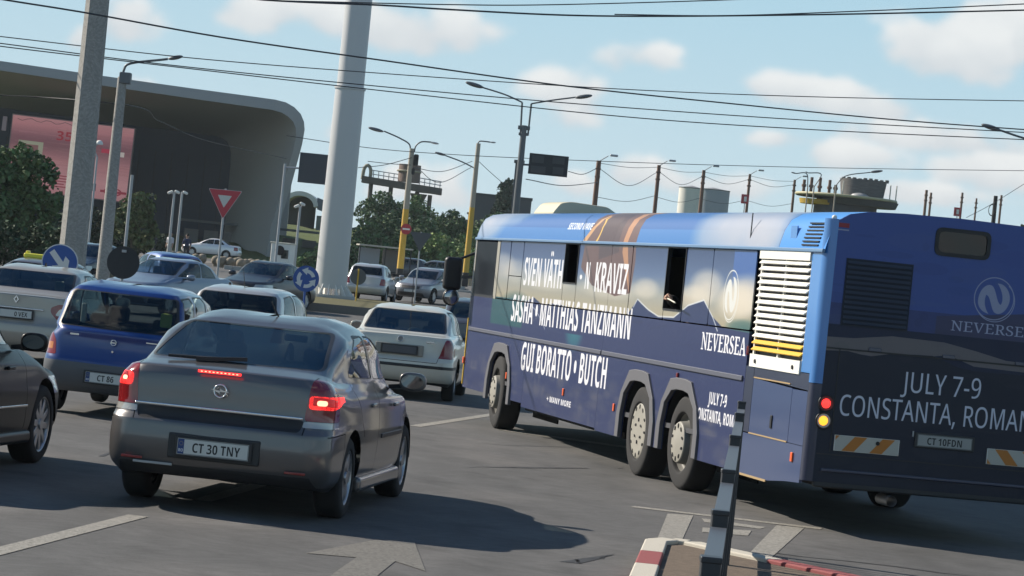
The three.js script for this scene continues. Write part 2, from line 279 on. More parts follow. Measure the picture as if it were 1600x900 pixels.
function carRings(c) {
  const { L, W, H } = c, mid = (c.gb + c.cw) / 2;
  return [
    { h: .23, ur: .7, uf: L - .7, Wr: .28, W: .3, Wf: .28, rr: .1, rf: .1, sharp: 1 },
    { h: [[0, c.lip ?? .27], [.5, .22], [L - .7, .2], [L, .2]], ur: .13, uf: L - .16, Wr: W - .12, W: W - .09, Wf: W - .17, rr: .2, rf: .3, br: .05, bf: .12, sharp: 1 },
    { h: [[0, .34], [.6, .31], [L, .30]], ur: .045, uf: L - .06, Wr: W - .05, W: W - .03, Wf: W - .09, rr: .2, rf: .34, br: .05, bf: .15 },
    { h: .50, ur: 0, uf: L, Wr: W - .035, W: W, Wf: W - .07, rr: .2, rf: .36, br: .06, bf: .17 },
    { h: [[0, c.bt], [.7, .68], [L - .6, .62], [L, .58]], ur: .012, uf: L - .012, Wr: W - .04, W: W + .004, Wf: W - .075, rr: .2, rf: .36, br: .06, bf: .17 },
    { h: [[0, c.bt + .045], [.7, .74], [L - .6, .66], [L, .615]], ur: c.st, uf: L - .04, Wr: W - .05, W: W, Wf: W - .085, rr: .2, rf: .35, br: .06, bf: .17 },
    { h: [[0, c.dk - .07], [.9, c.belt - .12], [c.cw, c.belt - .17], [L - .6, c.hf + .02], [L, c.hf]], ur: c.st + .05, uf: L - .10, Wr: W - .07, W: W - .02, Wf: W - .10, rr: .19, rf: .33, br: .06, bf: .18 },
    { h: [[0, c.dk], [c.gb + .5, c.belt - .045], [c.cw, c.ch - .07], [L - .9, c.hf + .11], [L, c.hf + .05]], ur: c.de, uf: L - .36, Wr: W - .12, W: W - .055, Wf: W - .19, rr: .18, rf: .26, br: .07, bf: .2, cr: -.0 },
    { h: [[c.gb, c.gbh], [c.gb + .35, c.belt + .015], [mid, c.belt], [c.cw - .35, c.belt - .03], [c.cw, c.ch]], ur: c.gb, uf: c.cw, Wr: c.Wb ?? .72, W: W - .085, Wf: W - .17, rr: .15, rf: .16, br: .09, bf: .26, sharp: 1 },
    { h: [[c.gt, c.gth], [c.gt + .3, H - .075], [(c.gt + c.wt) / 2, H - .065], [c.wt, c.wth ?? H - .075]], ur: c.gt, uf: c.wt, Wr: c.Wg - .06, W: c.Wg, Wf: c.Wg - .05, rr: .1, rf: .1, br: .05, bf: .13 },
    { h: [[c.gt, c.gth + .015], [c.gt + .45, H - .02], [c.wt - .4, H - .02], [c.wt, H - .05]], ur: c.gt + .06, uf: c.wt - .08, Wr: c.Wg - .16, W: c.Wg - .11, Wf: c.Wg - .15, rr: .1, rf: .1, br: .04, bf: .11 },
    { h: [[c.gt + .25, H - .015], [(c.gt + c.wt) / 2, H], [c.wt - .3, H - .015]], ur: c.gt + .3, uf: c.wt - .35, Wr: .02, W: .03, Wf: .02, rr: .008, rf: .008 },
  ];
}
const brushOf = (g) => { const b = new Brush(g); b.updateMatrixWorld(); return b; };
function prism(axis, pts, a, b) { // polygon swept along one car axis, from a to b
  const g = extrude(pts, b - a); const p = g.attributes.position;
  for (let i = 0; i < p.count; i++) { const x = p.getX(i), y = p.getY(i), z = p.getZ(i) + a; if (axis === 'side') p.setXYZ(i, z, y, -x); else if (axis === 'end') p.setXYZ(i, x, y, -z); else p.setXYZ(i, y, z, -x); }
  if (axis !== 'side' || true) { // keep the solid's faces pointing outwards
    const det = axis === 'side' ? 1 : -1; if (det < 0) for (let i = 0; i < p.count; i += 3) { const t = [p.getX(i), p.getY(i), p.getZ(i)]; p.setXYZ(i, p.getX(i + 1), p.getY(i + 1), p.getZ(i + 1)); p.setXYZ(i + 1, ...t); }
  }
  g.deleteAttribute('uv'); g.computeVertexNormals(); return brushOf(g);
}
function along(g, k) { const p = g.attributes.position, n = g.attributes.normal; for (let i = 0; i < p.count; i++) p.setXYZ(i, p.getX(i) + n.getX(i) * k, p.getY(i) + n.getY(i) * k, p.getZ(i) + n.getZ(i) * k); return g; }
const clean = (b) => { const g = b.geometry.clone(); g.setDrawRange(0, Infinity); return g; };
const mirrorPoly = (pts) => pts.map(([a, b]) => [-a, b]).reverse();
const tyreGeo = new Map();
function wheel(parent, u, v, r, w, spokes, rimMat, side, rimR = .66, steer = 0) {
  const o = new THREE.Group(); o.name = 'wheel'; o.position.set(v, r, -u); o.rotation.y = steer; parent.add(o);
  const key = [r, w, spokes, rimR].join(); let q = tyreGeo.get(key);
  if (!q) {
    const R = r * rimR, pr = [[R * .97, -w / 2 + .02], [R, -w / 2], [r - .03, -w / 2 + .004], [r - .008, -w / 2 + .022], [r, -w / 2 + .05], [r, w / 2 - .05], [r - .008, w / 2 - .022], [r - .03, w / 2 - .004], [R, w / 2], [R * .97, w / 2 - .02], [R * .97, -w / 2 + .02]];
    const tyre = new THREE.LatheGeometry(pr.map((p) => new THREE.Vector2(p[0], p[1])), 40).rotateZ(-Math.PI / 2);
    const bits = [new THREE.LatheGeometry([[R * .99, w / 2 - .012], [R * .93, w / 2 - .018], [R * .90, w / 2 - .05], [R * .88, -w / 2 + .03]].map((p) => new THREE.Vector2(p[0], p[1])), 36).rotateZ(-Math.PI / 2)];
    for (let i = 0; i < spokes; i++) { const sp = spokes > 8 ? .022 : .042, g = extrude([[-sp * 1.25, .03], [sp * 1.25, .03], [sp * .85, R * .95], [-sp * .85, R * .95]], .022, [], .006); g.rotateY(Math.PI / 2); g.translate(w / 2 - .05, 0, 0); g.rotateX(i / spokes * 2 * Math.PI + .2); bits.push(g); }
    bits.push(new THREE.CylinderGeometry(.045, .055, .04, 16).rotateZ(-Math.PI / 2).translate(w / 2 - .03, 0, 0));
    const back = new THREE.CircleGeometry(R * .9, 30).rotateY(Math.PI / 2).translate(-w / 2 + .06, 0, 0); const disc = new THREE.CylinderGeometry(R * .6, R * .6, .02, 24).rotateZ(Math.PI / 2).translate(.0, 0, 0);
    q = [tyre, merge(bits), back, disc]; tyreGeo.set(key, q);
  }
  const parts = [mesh('tyre', q[0], M.rubber, o), mesh('rim', q[1], rimMat, o), mesh('wheel_back', q[2], M.dark, o), mesh('brake_disc', q[3], M.steel, o)];
  if (side < 0) for (const m of parts) m.scale.x = -1;
  return o;
}
function plate(parent, text, x, y, z, w = .52, h = .112, greyFace = 0, flip = 0, eu = true, tone = .8) {
  const o = new THREE.Group(); o.name = 'number_plate'; o.position.set(x, y, z); if (flip) o.rotation.y = Math.PI; parent.add(o);
  mesh('plate_holder', rbox(w + .05, h + .03, .016, 0, 0, 0, .006), M.trim, o);
  const t = canvasTexture(512, 112, (c, W, Hh) => {
    c.fillStyle = greyFace ? '#5b5d62' : '#d9dbd6'; c.fillRect(0, 0, W, Hh); c.strokeStyle = '#33363a'; c.lineWidth = 3; c.strokeRect(4, 4, W - 8, Hh - 8);  // flag set: mid-grey plate face instead of the pale one
    if (eu) { c.fillStyle = '#24427f'; c.fillRect(4, 4, 44, Hh - 8); c.fillStyle = '#e8c84a'; c.font = 'bold 20px sans-serif'; c.textAlign = 'center'; c.textBaseline = 'alphabetic'; for (let k = 0; k < 12; k++) c.fillRect(25 + 13 * Math.cos(k * Math.PI / 6), 34 + 13 * Math.sin(k * Math.PI / 6), 3, 3); c.fillStyle = '#e6e6e6'; c.font = 'bold 30px sans-serif'; c.fillText('RO', 26, 94, 36); }
    if (text) { c.fillStyle = '#1a1c20'; c.font = 'bold 92px sans-serif'; c.textAlign = 'center'; c.textBaseline = 'middle'; c.save(); c.translate((W + (eu ? 44 : 0)) / 2, 60); c.scale(.80, 1); c.fillText(text, 0, 0, 540); c.restore(); }
  });
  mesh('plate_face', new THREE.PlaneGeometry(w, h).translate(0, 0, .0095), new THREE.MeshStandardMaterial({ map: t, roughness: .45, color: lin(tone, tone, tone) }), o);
}
function mirrors(parent, u, v, h, mat) {
  for (const s of [-1, 1]) {
    const m = new THREE.Group(); m.name = 'door_mirror'; m.position.set(s * v, h, -u); parent.add(m);
    const g = new THREE.SphereGeometry(1, 20, 14); const p = g.attributes.position; for (let i = 0; i < p.count; i++) { const z = p.getZ(i); p.setXYZ(i, Math.sign(p.getX(i)) * Math.abs(p.getX(i)) ** .7 * .115, Math.sign(p.getY(i)) * Math.abs(p.getY(i)) ** .7 * .078, z > 0 ? .03 * z ** .3 : z * .11); } g.computeVertexNormals();
    mesh('housing', g, mat, m); mesh('mirror_glass', new THREE.CircleGeometry(1, 24).scale(.094, .058, 1).rotateX(.07).translate(0, 0, .036), M.mirror, m);
    mesh('mirror_arm', beam([-s * .07, -.04, -.02], [-s * .2, -.06, -.06], .05, .035), M.trim, m);
  }
}
function seats(parent, c, scale = 1) {
  const o = new THREE.Group(); o.name = 'cabin'; parent.add(o);
  const g = [box(c.W * 2 - .22, .1, c.L - 1.4, 0, .33, -c.L / 2)];
  g.push(rbox(c.W * 2 - .3, .4, .5, 0, c.ch - .28, -c.cw + .2, .1)); mesh('dashboard', g, M.cabin, o);
  const ru = Math.max(c.gb + .62, 1.0), fu = ru + 1.0;
  const seat = (x, u, w) => { const b = rbox(w, .62, .16, 0, .31, 0, .06, 3).rotateX(.22).translate(x, c.belt - .58, -u), q = rbox(w, .16, .5, x, c.belt - .55, -u - .28, .05); return [b, q]; };
  mesh('rear_seat', seat(0, ru, 1.2), M.seat, o); for (const s of [-1, 1]) { mesh('headrest', rbox(.25, .17, .1, s * .36, c.belt + .06, -ru + .06, .05, 3), M.seat, o); mesh('front_seat', seat(s * .36, fu, .48), M.seat, o); mesh('headrest', rbox(.25, .19, .1, s * .36, c.belt + .13, -fu + .08, .05, 3), M.seat, o); }
  mesh('parcel_shelf', box(c.W * 1.5, .02, Math.max(.1, ru - c.gb - .1), 0, c.gbh - .07, -(c.gb + ru) / 2), M.cabin, o);
  mesh('rear_view_mirror', rbox(.2, .06, .03, 0, c.H - .2, -c.wt - .12, .02), M.trim, o);
}
// patches: [name, material, axis, polygon, from, to, push, gap] cut from the shell; 'both' mirrors side patches
function buildCar(c) {
  const t = thing(c.name, c.label, 'car', c.at, -c.yaw, c.group); if (c.roll) t.rotation.z = c.roll;
  const rings = carRings(c); if (c.crisp) { rings[4].sharp = 1; rings[7].sharp = 1; } let body = brushOf(shell(rings, c.sub ?? 4, c.nR ?? 9, 7, c.nS ?? 44));
  const cutAll = (prisms) => { // subtract prisms in batches whose boxes do not touch
    const todo = prisms.map((p) => { p.geometry.computeBoundingBox(); return p; });
    while (todo.length) { const batch = []; for (let i = 0; i < todo.length;) { if (batch.every((q) => !q.geometry.boundingBox.intersectsBox(todo[i].geometry.boundingBox))) batch.push(todo.splice(i, 1)[0]); else i++; }
      body = brushOf(clean(csg.evaluate(body, batch.length > 1 ? brushOf(mergeGeometries(batch.map((q) => q.geometry))) : batch[0], HOLLOW_SUBTRACTION))); }
  };
  const arch = (u) => Array.from({ length: 24 }, (_, i) => { const a = Math.PI * 2 * i / 24; return [u + (c.r + (c.archGap ?? .045)) * Math.cos(a), c.r + .012 + (c.r + (c.archGap ?? .045)) * Math.sin(a)]; });
  cutAll([c.ra, c.fa].flatMap((u) => [prism('side', arch(u), .45, 1.2), prism('side', arch(u), -1.2, -.45)]));
  const cuts = [], within = (b, pr) => clean(csg.evaluate(b, pr, HOLLOW_INTERSECTION));
  const take = (axis, poly, a, b, keep) => { const pr = prism(axis, poly, a, b); if (!keep) cuts.push(pr); return within(body, pr); };
  mesh('underbody', take('side', [[-.2, 0], [c.L + .2, 0], [c.L + .2, .225], [-.2, c.low ?? .29]], -1.2, 1.2), M.plastic, t);
  for (const [name, mat, axis, poly, a, b, push = 0, margin = 0] of c.patches) {
    const sets = axis === 'both' ? [['side', poly, a, b], ['side', poly, -b, -a]] : axis === 'pair' ? [['end', poly, a, b], ['end', mirrorPoly(poly), a, b]] : [[axis, poly, a, b]];
    for (const [ax, po, p, q] of sets) {
      const f = take(ax, margin ? roundPoly(grow(po, margin), .05) : po, p, q, push >= .003); if (!f.attributes.position.count) continue;
      if (!margin) { mesh(name, along(f, push), mat, t); continue; }
      const fb = brushOf(f), pr = prism(ax, roundPoly(po, .04), p, q), w = mesh(name, along(within(fb, pr), push), mat, t), fr = clean(csg.evaluate(fb, pr, HOLLOW_SUBTRACTION));
      if (fr.attributes.position.count) mesh('window_seal', along(fr, .001), M.trim, w);
    }
  }
  for (const s of c.seams ?? []) cuts.push(prism('side', s, .4, 1.2), prism('side', s, -1.2, -.4));
  for (const s of c.endSeams ?? []) cuts.push(prism('end', s, -.3, .8));
  cutAll(cuts);
  mesh('body', clean(body), c.paint, t);
  for (const u of [c.ra, c.fa]) for (const s of [-1, 1]) {
    const well = new THREE.CylinderGeometry(c.r + .05, c.r + .05, .42, 24, 1, true, Math.PI * .5, Math.PI); well.rotateZ(Math.PI / 2); // upper half
    well.rotateX(0); const p = well.attributes.position; for (let i = 0; i < p.count; i++) if (p.getY(i) < 0) p.setY(i, -p.getY(i));
    mesh('wheel_well', merge([well.translate(s * (c.W - .25), c.r + .012, -u), box(.02, c.r * 1.5, c.r * 2, s * (c.W - .45), c.r + .25, -u)]), M.dark, t);
    wheel(t, u, s * (c.W - .03 - c.tw / 2), c.r, c.tw, c.spokes, c.rim ?? M.alloy, s, c.rimR, u === c.fa ? (c.steer ?? 0) : 0);
  }
  if (c.cabin !== 0) seats(t, c);
  if (c.mirror) mirrors(t, c.mirror[0], c.mirror[1], c.mirror[2], c.mirror[3] ?? c.paint);
  return t;
}
const strokeU = (u0, h0, u1, h1, w = .008) => { const dx = u1 - u0, dy = h1 - h0, l = Math.hypot(dx, dy), nx = -dy / l * w / 2, ny = dx / l * w / 2; return [[u0 - nx, h0 - ny], [u0 + nx, h0 + ny], [u1 + nx, h1 + ny], [u1 - nx, h1 - ny]].reverse(); };
{ // grey five-door saloon right in front
  const c = { name: 'grey_saloon', label: 'dark grey hatchback saloon with lit brake lamps and ring emblem, reading CT 30 TNY', at: [-2.0856, 0, -21.6], yaw: .1219, L: 4.61, W: .89, H: 1.50,
    bt: .655, st: .055, dk: 1.085, de: .13, gb: .37, gbh: 1.125, gt: 1.34, gth: 1.42, wt: 2.62, cw: 3.55, ch: .97, hf: .70, belt: 1.03, Wg: .63, Wb: .73, ra: .97, fa: 3.67, r: .318, tw: .215, spokes: 7, rimR: .69, low: .27,
    paint: paint([.125, .120, .120], .5, .34), mirror: [2.95, .985, 1.03], sub: 5, crisp: 1 };
  c.patches = [
    ['lit_lamp', M.redHot, 'end', roundPoly([[.715, .885], [.785, .885], [.785, .925], [.715, .925]], .02), -.3, .6, .003],
    ['lit_lamp', M.redHot, 'end', roundPoly([[-.79, .935], [-.745, .935], [-.745, .965], [-.79, .965]], .02), -.3, .6, .003],
    ['lit_lamp', M.redGlow, 'end', roundPoly([[.66, .855], [.845, .855], [.845, .955], [.66, .955]], .03), -.3, .6, .002],
    ['lit_lamp', M.redGlow, 'end', roundPoly([[-.845, .90], [-.69, .90], [-.69, 1.0], [-.845, 1.0]], .04), -.3, .6, .002],
    ['tail_lamp', M.redLens, 'pair', roundPoly([[.635, .765], [.95, .765], [.95, 1.03], [.84, 1.055], [.665, 1.075]], .03), -.3, .42, .002],
    ['reversing_lamp', M.clearLens, 'pair', roundPoly([[.63, .715], [.95, .715], [.95, .76], [.635, .76]], .015), -.3, .42, .002],
    ['rear_window', M.tint, 'end', [[-.655, 1.135], [.655, 1.135], [.56, 1.40], [-.56, 1.40]], .2, 1.5, -.003, .03],
    ['windscreen', M.glass, 'end', [[-.66, 1.02], [.66, 1.02], [.55, 1.375], [-.55, 1.375]], 2.3, 3.6, -.003, .03],
    ['side_window', M.glass, 'both', [[1.08, 1.085], [1.30, 1.27], [1.62, 1.375], [1.93, 1.385], [1.98, 1.065]], .4, 1.1, -.004, .022],
    ['side_window', M.glass, 'both', [[2.06, 1.06], [2.01, 1.385], [2.40, 1.37], [2.78, 1.25], [3.16, 1.035]], .4, 1.1, -.004, .022],
    ['boot_handle_recess', M.trim, 'end', roundPoly([[-.615, .675], [.615, .675], [.64, .765], [-.64, .765]], .03), -.2, .3, -.004],
    ['headlamp', M.clearLens, 'pair', [[.45, .55], [.9, .58], [.9, .72], [.5, .68]], 3.9, 4.7, .002],
    ['lower_bumper', M.plastic, 'end', [[-.78, .2], [.78, .2], [.72, .345], [-.72, .345]], -.2, .5, .001],
  ];
  c.seams = [strokeU(2.0, .3, 2.02, 1.03), strokeU(3.25, .32, 3.18, 1.0), strokeU(1.38, .62, 1.05, 1.03), strokeU(.16, .655, .62, .67, .007), strokeU(.62, .30, .62, .67, .007)];
  c.endSeams = [[[-.648, .66], [-.640, .66], [-.672, 1.085], [-.680, 1.085]], [[.640, .66], [.648, .66], [.680, 1.085], [.672, 1.085]]];
  const t = buildCar(c);
  mesh('chrome_strip', rbox(1.28, .022, .02, 0, .782, -.045, .008), M.chrome, t);
  const lamp = mesh('high_brake_lamp', rbox(.33, .02, .012, -.025, 1.058, -.07, .004), M.redGlow, t);
  for (let i = 0; i < 10; i++) mesh('diode', box(.014, .007, .004, -.16 + i * .03, 1.058, -.062), M.redHot, lamp);
  const em = new THREE.Group(); em.name = 'emblem'; em.position.set(0, .925, -.035); t.add(em);
  mesh('ring', new THREE.TorusGeometry(.047, .007, 8, 32), M.chrome, em); mesh('bolt', extrude([[-.075, .012], [.004, .002], [-.006, .016], [.075, -.006], [-.004, -.006], [.006, -.02]], .008), M.chrome, em);
  plate(t, 'CT 30 TNY', 0, .492, .012, .54, .118);
  mesh('plate_recess', rbox(.70, .19, .03, 0, .492, -.014, .015), M.plastic, t);
  mesh('wiper', [beam([-.28, 1.135, -.36], [.10, 1.165, -.42], .035, .03), bar([-.5, 1.14, -.38], [-.1, 1.15, -.40], .012)], M.black, t);
  mesh('aerial', [bar([.06, 1.455, -1.72], [.0, 1.60, -1.60], .008, .004), cyl(.025, .012, .03, .06, 1.44, -1.72)], M.black, t);
  for (const s of [-1, 1]) { mesh('door_handle', rbox(.03, .03, .17, s * .885, .86, -1.72, .012), c.paint, t); mesh('door_handle', rbox(.03, .03, .17, s * .895, .84, -2.75, .012), c.paint, t); mesh('rubbing_strip', rbox(.015, .035, 1.0, s * .896, .60, -2.65, .006), M.trim, t); mesh('sill', rbox(.09, .12, 1.9, s * .85, .24, -2.32, .04), c.paint, t); mesh('reflector', rbox(.16, .02, .01, s * .62, .375, -.03, .004), M.redLens, t); }
  mesh('bumper_slit', rbox(.3, .02, .012, -.46, .345, -.035, .004), M.steel, t);
  mesh('paper', rbox(.22, .05, .12, .37, 1.10, -.62, .02), M.white, t);
}
{ // blue tall hatchback
  const c = { name: 'blue_hatchback', label: 'blue tall hatchback with grey lower bumper and roof ahead of the grey saloon', at: [-4.33, 0, -32.1], yaw: .07, roll: -.015, L: 3.75, W: .83, H: 1.50,
    bt: .60, st: .03, dk: .93, de: .07, gb: .12, gbh: .975, gt: .42, gth: 1.42, wt: 2.05, cw: 2.95, ch: .98, hf: .76, belt: .98, Wg: .64, Wb: .73, ra: .62, fa: 3.02, r: .285, tw: .175, spokes: 6, rimR: .64,
    paint: paint([.008, .035, .18], .1, .3), mirror: [2.45, .93, 1.0] };
  c.patches = [
    ['amber_lamp', M.amberLens, 'pair', roundPoly([[.69, .70], [.9, .70], [.9, .775], [.69, .775]], .01), -.2, .35, .003],
    ['tail_lamp', M.redLens, 'pair', roundPoly([[.64, .645], [.9, .645], [.9, .93], [.755, .93], [.665, .80]], .025), -.2, .4, .002],
    ['rear_window', M.glass, 'end', [[-.66, .985], [.66, .985], [.575, 1.375], [-.575, 1.375]], -.1, .7, -.003, .03],
    ['windscreen', M.glass, 'end', [[-.62, 1.02], [.62, 1.02], [.55, 1.40], [-.55, 1.40]], 1.7, 3.0, -.003, .03],
    ['side_window', M.glass, 'both', [[.36, 1.06], [.50, 1.38], [.82, 1.40], [.85, 1.03]], .4, 1.1, -.004, .02],
    ['side_window', M.glass, 'both', [[.95, 1.02], [.94, 1.41], [1.45, 1.41], [1.5, 1.01]], .4, 1.1, -.004, .02],
    ['side_window', M.glass, 'both', [[1.58, 1.01], [1.55, 1.41], [2.0, 1.38], [2.6, 1.02]], .4, 1.1, -.004, .02],
    ['bumper', std([.085, .09, .10], .5), 'end', [[-1, .2], [1, .2], [1, .585], [-1, .585]], -.2, .42, .004],
    ['headlamp', M.clearLens, 'pair', [[.4, .6], [.9, .6], [.9, .75], [.45, .72]], 3.2, 3.9, .002]];
  c.seams = [strokeU(1.55, .3, 1.53, .99), strokeU(2.55, .3, 2.6, .98)];
  const t = buildCar(c);
  plate(t, 'CT 86      ', 0, .44, .012); mesh('wiper', [beam([.05, 1.0, -.08], [-.34, 1.035, -.10], .02, .02)], M.black, t);
  mesh('emblem', merge([new THREE.TorusGeometry(.03, .006, 6, 20).translate(0, .84, -.035), box(.05, .012, .01, 0, .84, -.035)]), M.chrome, t); mesh('lock', new THREE.CylinderGeometry(.012, .012, .01, 12).rotateX(Math.PI / 2).translate(0, .74, -.028), M.chrome, t);
  mesh('badge', [box(.10, .02, .006, -.45, .89, -.065), box(.13, .014, .006, .42, .88, -.065)], M.chrome, t);
  mesh('parcel', rbox(.12, .16, .1, .42, 1.13, -.75, .02), std([.45, .55, .12], .7), t);
  mesh('white_carrier', rbox(.06, .22, .05, -.47, 1.12, -.5, .02), M.white, t);
}
{ // cream-white booted hatchback beside the bus
  const c = { name: 'white_saloon', label: 'cream white saloon with dark red tail lamps and round badge, beside the bus', at: [-1.62, 0, -44.4], yaw: .05, L: 4.57, W: .87, H: 1.425,
    bt: .60, st: .05, dk: .985, de: .12, gb: .58, gbh: 1.02, gt: 1.38, gth: 1.35, wt: 2.55, cw: 3.45, ch: .96, hf: .72, belt: .985, Wg: .61, Wb: .72, ra: .95, fa: 3.53, r: .31, tw: .195, spokes: 9, rimR: .66,
    crisp: 1, paint: paint([.62, .59, .50], .05, .3), mirror: [2.85, .96, 1.0] };
  c.patches = [
    ['tail_lamp', M.redLens, 'pair', roundPoly([[.60, .665], [.93, .665], [.93, .90], [.84, .955], [.69, .955], [.615, .70]], .025), -.3, .4, .002],
    ['rear_window', M.tint, 'end', [[-.63, 1.035], [.63, 1.035], [.54, 1.335], [-.54, 1.335]], .35, 1.6, -.003, .025],
    ['windscreen', M.glass, 'end', [[-.64, 1.0], [.64, 1.0], [.53, 1.35], [-.53, 1.35]], 2.2, 3.5, -.003, .03],
    ['side_window', M.glass, 'both', [[1.05, 1.03], [1.25, 1.24], [1.6, 1.345], [1.9, 1.35], [1.92, 1.02]], .4, 1.1, -.004, .02],
    ['side_window', M.glass, 'both', [[2.0, 1.015], [1.97, 1.355], [2.4, 1.33], [3.05, 1.0]], .4, 1.1, -.004, .02],
    ['bumper_strip', M.trim, 'end', [[-1, .50], [1, .50], [1, .545], [-1, .545]], -.2, .7, .006],
    ['headlamp', M.clearLens, 'pair', [[.4, .58], [.9, .58], [.9, .72], [.45, .70]], 4, 4.7, .002]];
  c.endSeams = [[[-.58, .585], [.58, .585], [.58, .593], [-.58, .593]], [[.58, .59], [.588, .59], [.618, .70], [.61, .70]]];
  const t = buildCar(c);
  mesh('plate_recess', rbox(.74, .17, .03, 0, .755, -.055, .03), std([.3, .28, .24], .6), t); plate(t, '', 0, .755, -.03, .52, .112, 1, 0, false);
  mesh('badge', [new THREE.CylinderGeometry(.042, .042, .012, 24).rotateX(Math.PI / 2).translate(0, .915, -.075)], M.alloyDark, t); mesh('badge_ring', new THREE.TorusGeometry(.042, .006, 8, 28).translate(0, .915, -.068), M.chrome, t);
  mesh('aerial', [bar([0, 1.43, -1.5], [.0, 1.88, -1.35], .008, .004)], M.black, t); mesh('model_badge', box(.12, .022, .005, .46, .90, -.085), M.chrome, t);
  mesh('cushion', new THREE.SphereGeometry(.09, 14, 8).scale(1.2, .7, .6).translate(.12, 1.03, -1.0), M.white, t);
}
{ // beige saloon on the left
  const c = { name: 'beige_saloon', label: 'beige saloon with diamond badge beside the blue hatchback', at: [-7.15, 0, -42.2], yaw: .06, L: 4.62, W: .905, H: 1.49,
    bt: .62, st: .05, dk: 1.06, de: .10, gb: .55, gbh: 1.10, gt: 1.25, gth: 1.42, wt: 2.65, cw: 3.55, ch: .98, hf: .74, belt: 1.02, Wg: .64, Wb: .74, ra: .97, fa: 3.67, r: .32, tw: .2, spokes: 10, rimR: .67,
    crisp: 1, paint: paint([.36, .33, .285], .3, .36), mirror: [2.95, 1.0, 1.03] };
  c.patches = [
    ['lamp_core', M.clearLens, 'pair', roundPoly([[.58, .80], [.80, .78], [.84, .89], [.64, .90]], .03), -.3, .4, .004],
    ['tail_lamp', M.redLens, 'pair', roundPoly([[.51, .84], [.62, .73], [.95, .70], [.95, .96], [.62, .965], [.51, .91]], .03), -.3, .45, .002],
    ['rear_window', M.tint, 'end', [[-.65, 1.15], [.65, 1.15], [.575, 1.395], [-.575, 1.395]], .3, 1.5, -.003, .03],
    ['windscreen', M.glass, 'end', [[-.66, 1.02], [.66, 1.02], [.55, 1.40], [-.55, 1.40]], 2.3, 3.6, -.003, .03],
    ['side_window', M.glass, 'both', [[1.1, 1.08], [1.35, 1.30], [1.6, 1.38], [1.95, 1.39], [1.98, 1.06]], .4, 1.1, -.004, .02],
    ['side_window', M.glass, 'both', [[2.06, 1.05], [2.02, 1.39], [2.45, 1.37], [3.1, 1.03]], .4, 1.1, -.004, .02],
    ['headlamp', M.clearLens, 'pair', [[.4, .58], [.9, .58], [.9, .72], [.45, .70]], 4, 4.7, .002]];
  const t = buildCar(c);
  mesh('boot_strip', rbox(.74, .018, .02, .05, .86, -.06, .006), M.chrome, t); plate(t, '        0 VEX', 0, .775, -.03);
  mesh('badge', extrude([[0, .058], [.042, 0], [0, -.058], [-.042, 0]], .012, [[[0, .03], [-.02, 0], [0, -.03], [.02, 0]]]).translate(0, .985, -.085), M.chrome, t);
  mesh('aerial_fin', extrude([[0, 0], [.14, 0], [.05, .06]], .02).rotateY(Math.PI / 2).translate(-.01, 1.475, -1.75), M.black, t);
  mesh('papers', rbox(.14, .2, .06, .42, 1.19, -1.0, .02), std([.55, .56, .38], .7), t);
}
{ // near-black car leaving the picture on the left
  const c = { name: 'black_saloon', label: 'glossy black car with ten-spoke alloy wheels beside the grey saloon', at: [-5.28, 0, -21.35], yaw: .14, L: 4.75, W: .91, H: 1.47,
    bt: .62, st: .05, dk: 1.0, de: .1, gb: .6, gbh: 1.04, gt: 1.4, gth: 1.40, wt: 2.55, cw: 3.5, ch: .99, hf: .72, belt: 1.0, Wg: .63, Wb: .74, ra: 1.0, fa: 3.75, r: .335, tw: .225, spokes: 10, rimR: .72,
    paint: paint([.006, .006, .007], 0, .4, { clearcoat: .22, specularIntensity: .4 }), mirror: [2.9, 1.0, 1.06], sub: 5 };
  c.patches = [
    ['tail_lamp', M.redLens, 'pair', roundPoly([[.6, .7], [.95, .7], [.95, .9], [.62, .9]], .025), -.3, .4, .002],
    ['rear_window', M.tint, 'end', [[-.66, 1.06], [.66, 1.06], [.56, 1.37], [-.56, 1.37]], .3, 1.6, -.003, .025],
    ['windscreen', M.glass, 'end', [[-.66, 1.03], [.66, 1.03], [.55, 1.37], [-.55, 1.37]], 2.2, 3.6, -.003, .03],
    ['side_window', M.glass, 'both', [[1.05, 1.06], [1.35, 1.28], [1.65, 1.36], [1.92, 1.37], [1.94, 1.04]], .4, 1.1, -.004, .022],
    ['side_window', M.glass, 'both', [[2.02, 1.035], [1.99, 1.37], [2.4, 1.35], [3.05, 1.015]], .4, 1.1, -.004, .022],
    ['headlamp', M.clearLens, 'pair', [[.45, .58], [.95, .60], [.95, .76], [.5, .70]], 3.9, 4.8, .002]];
  c.seams = [strokeU(1.95, .3, 1.97, 1.0), strokeU(3.2, .32, 3.1, .98)];
  const t = buildCar(c);
  for (const s of [-1, 1]) { mesh('rubbing_strip', rbox(.014, .018, 1.3, s * .915, .52, -2.5, .005), M.chrome, t); mesh('sill', rbox(.08, .11, 1.95, s * .87, .25, -2.38, .04), c.paint, t); mesh('door_handle', rbox(.03, .03, .17, s * .905, .84, -2.65, .012), c.paint, t); }
}
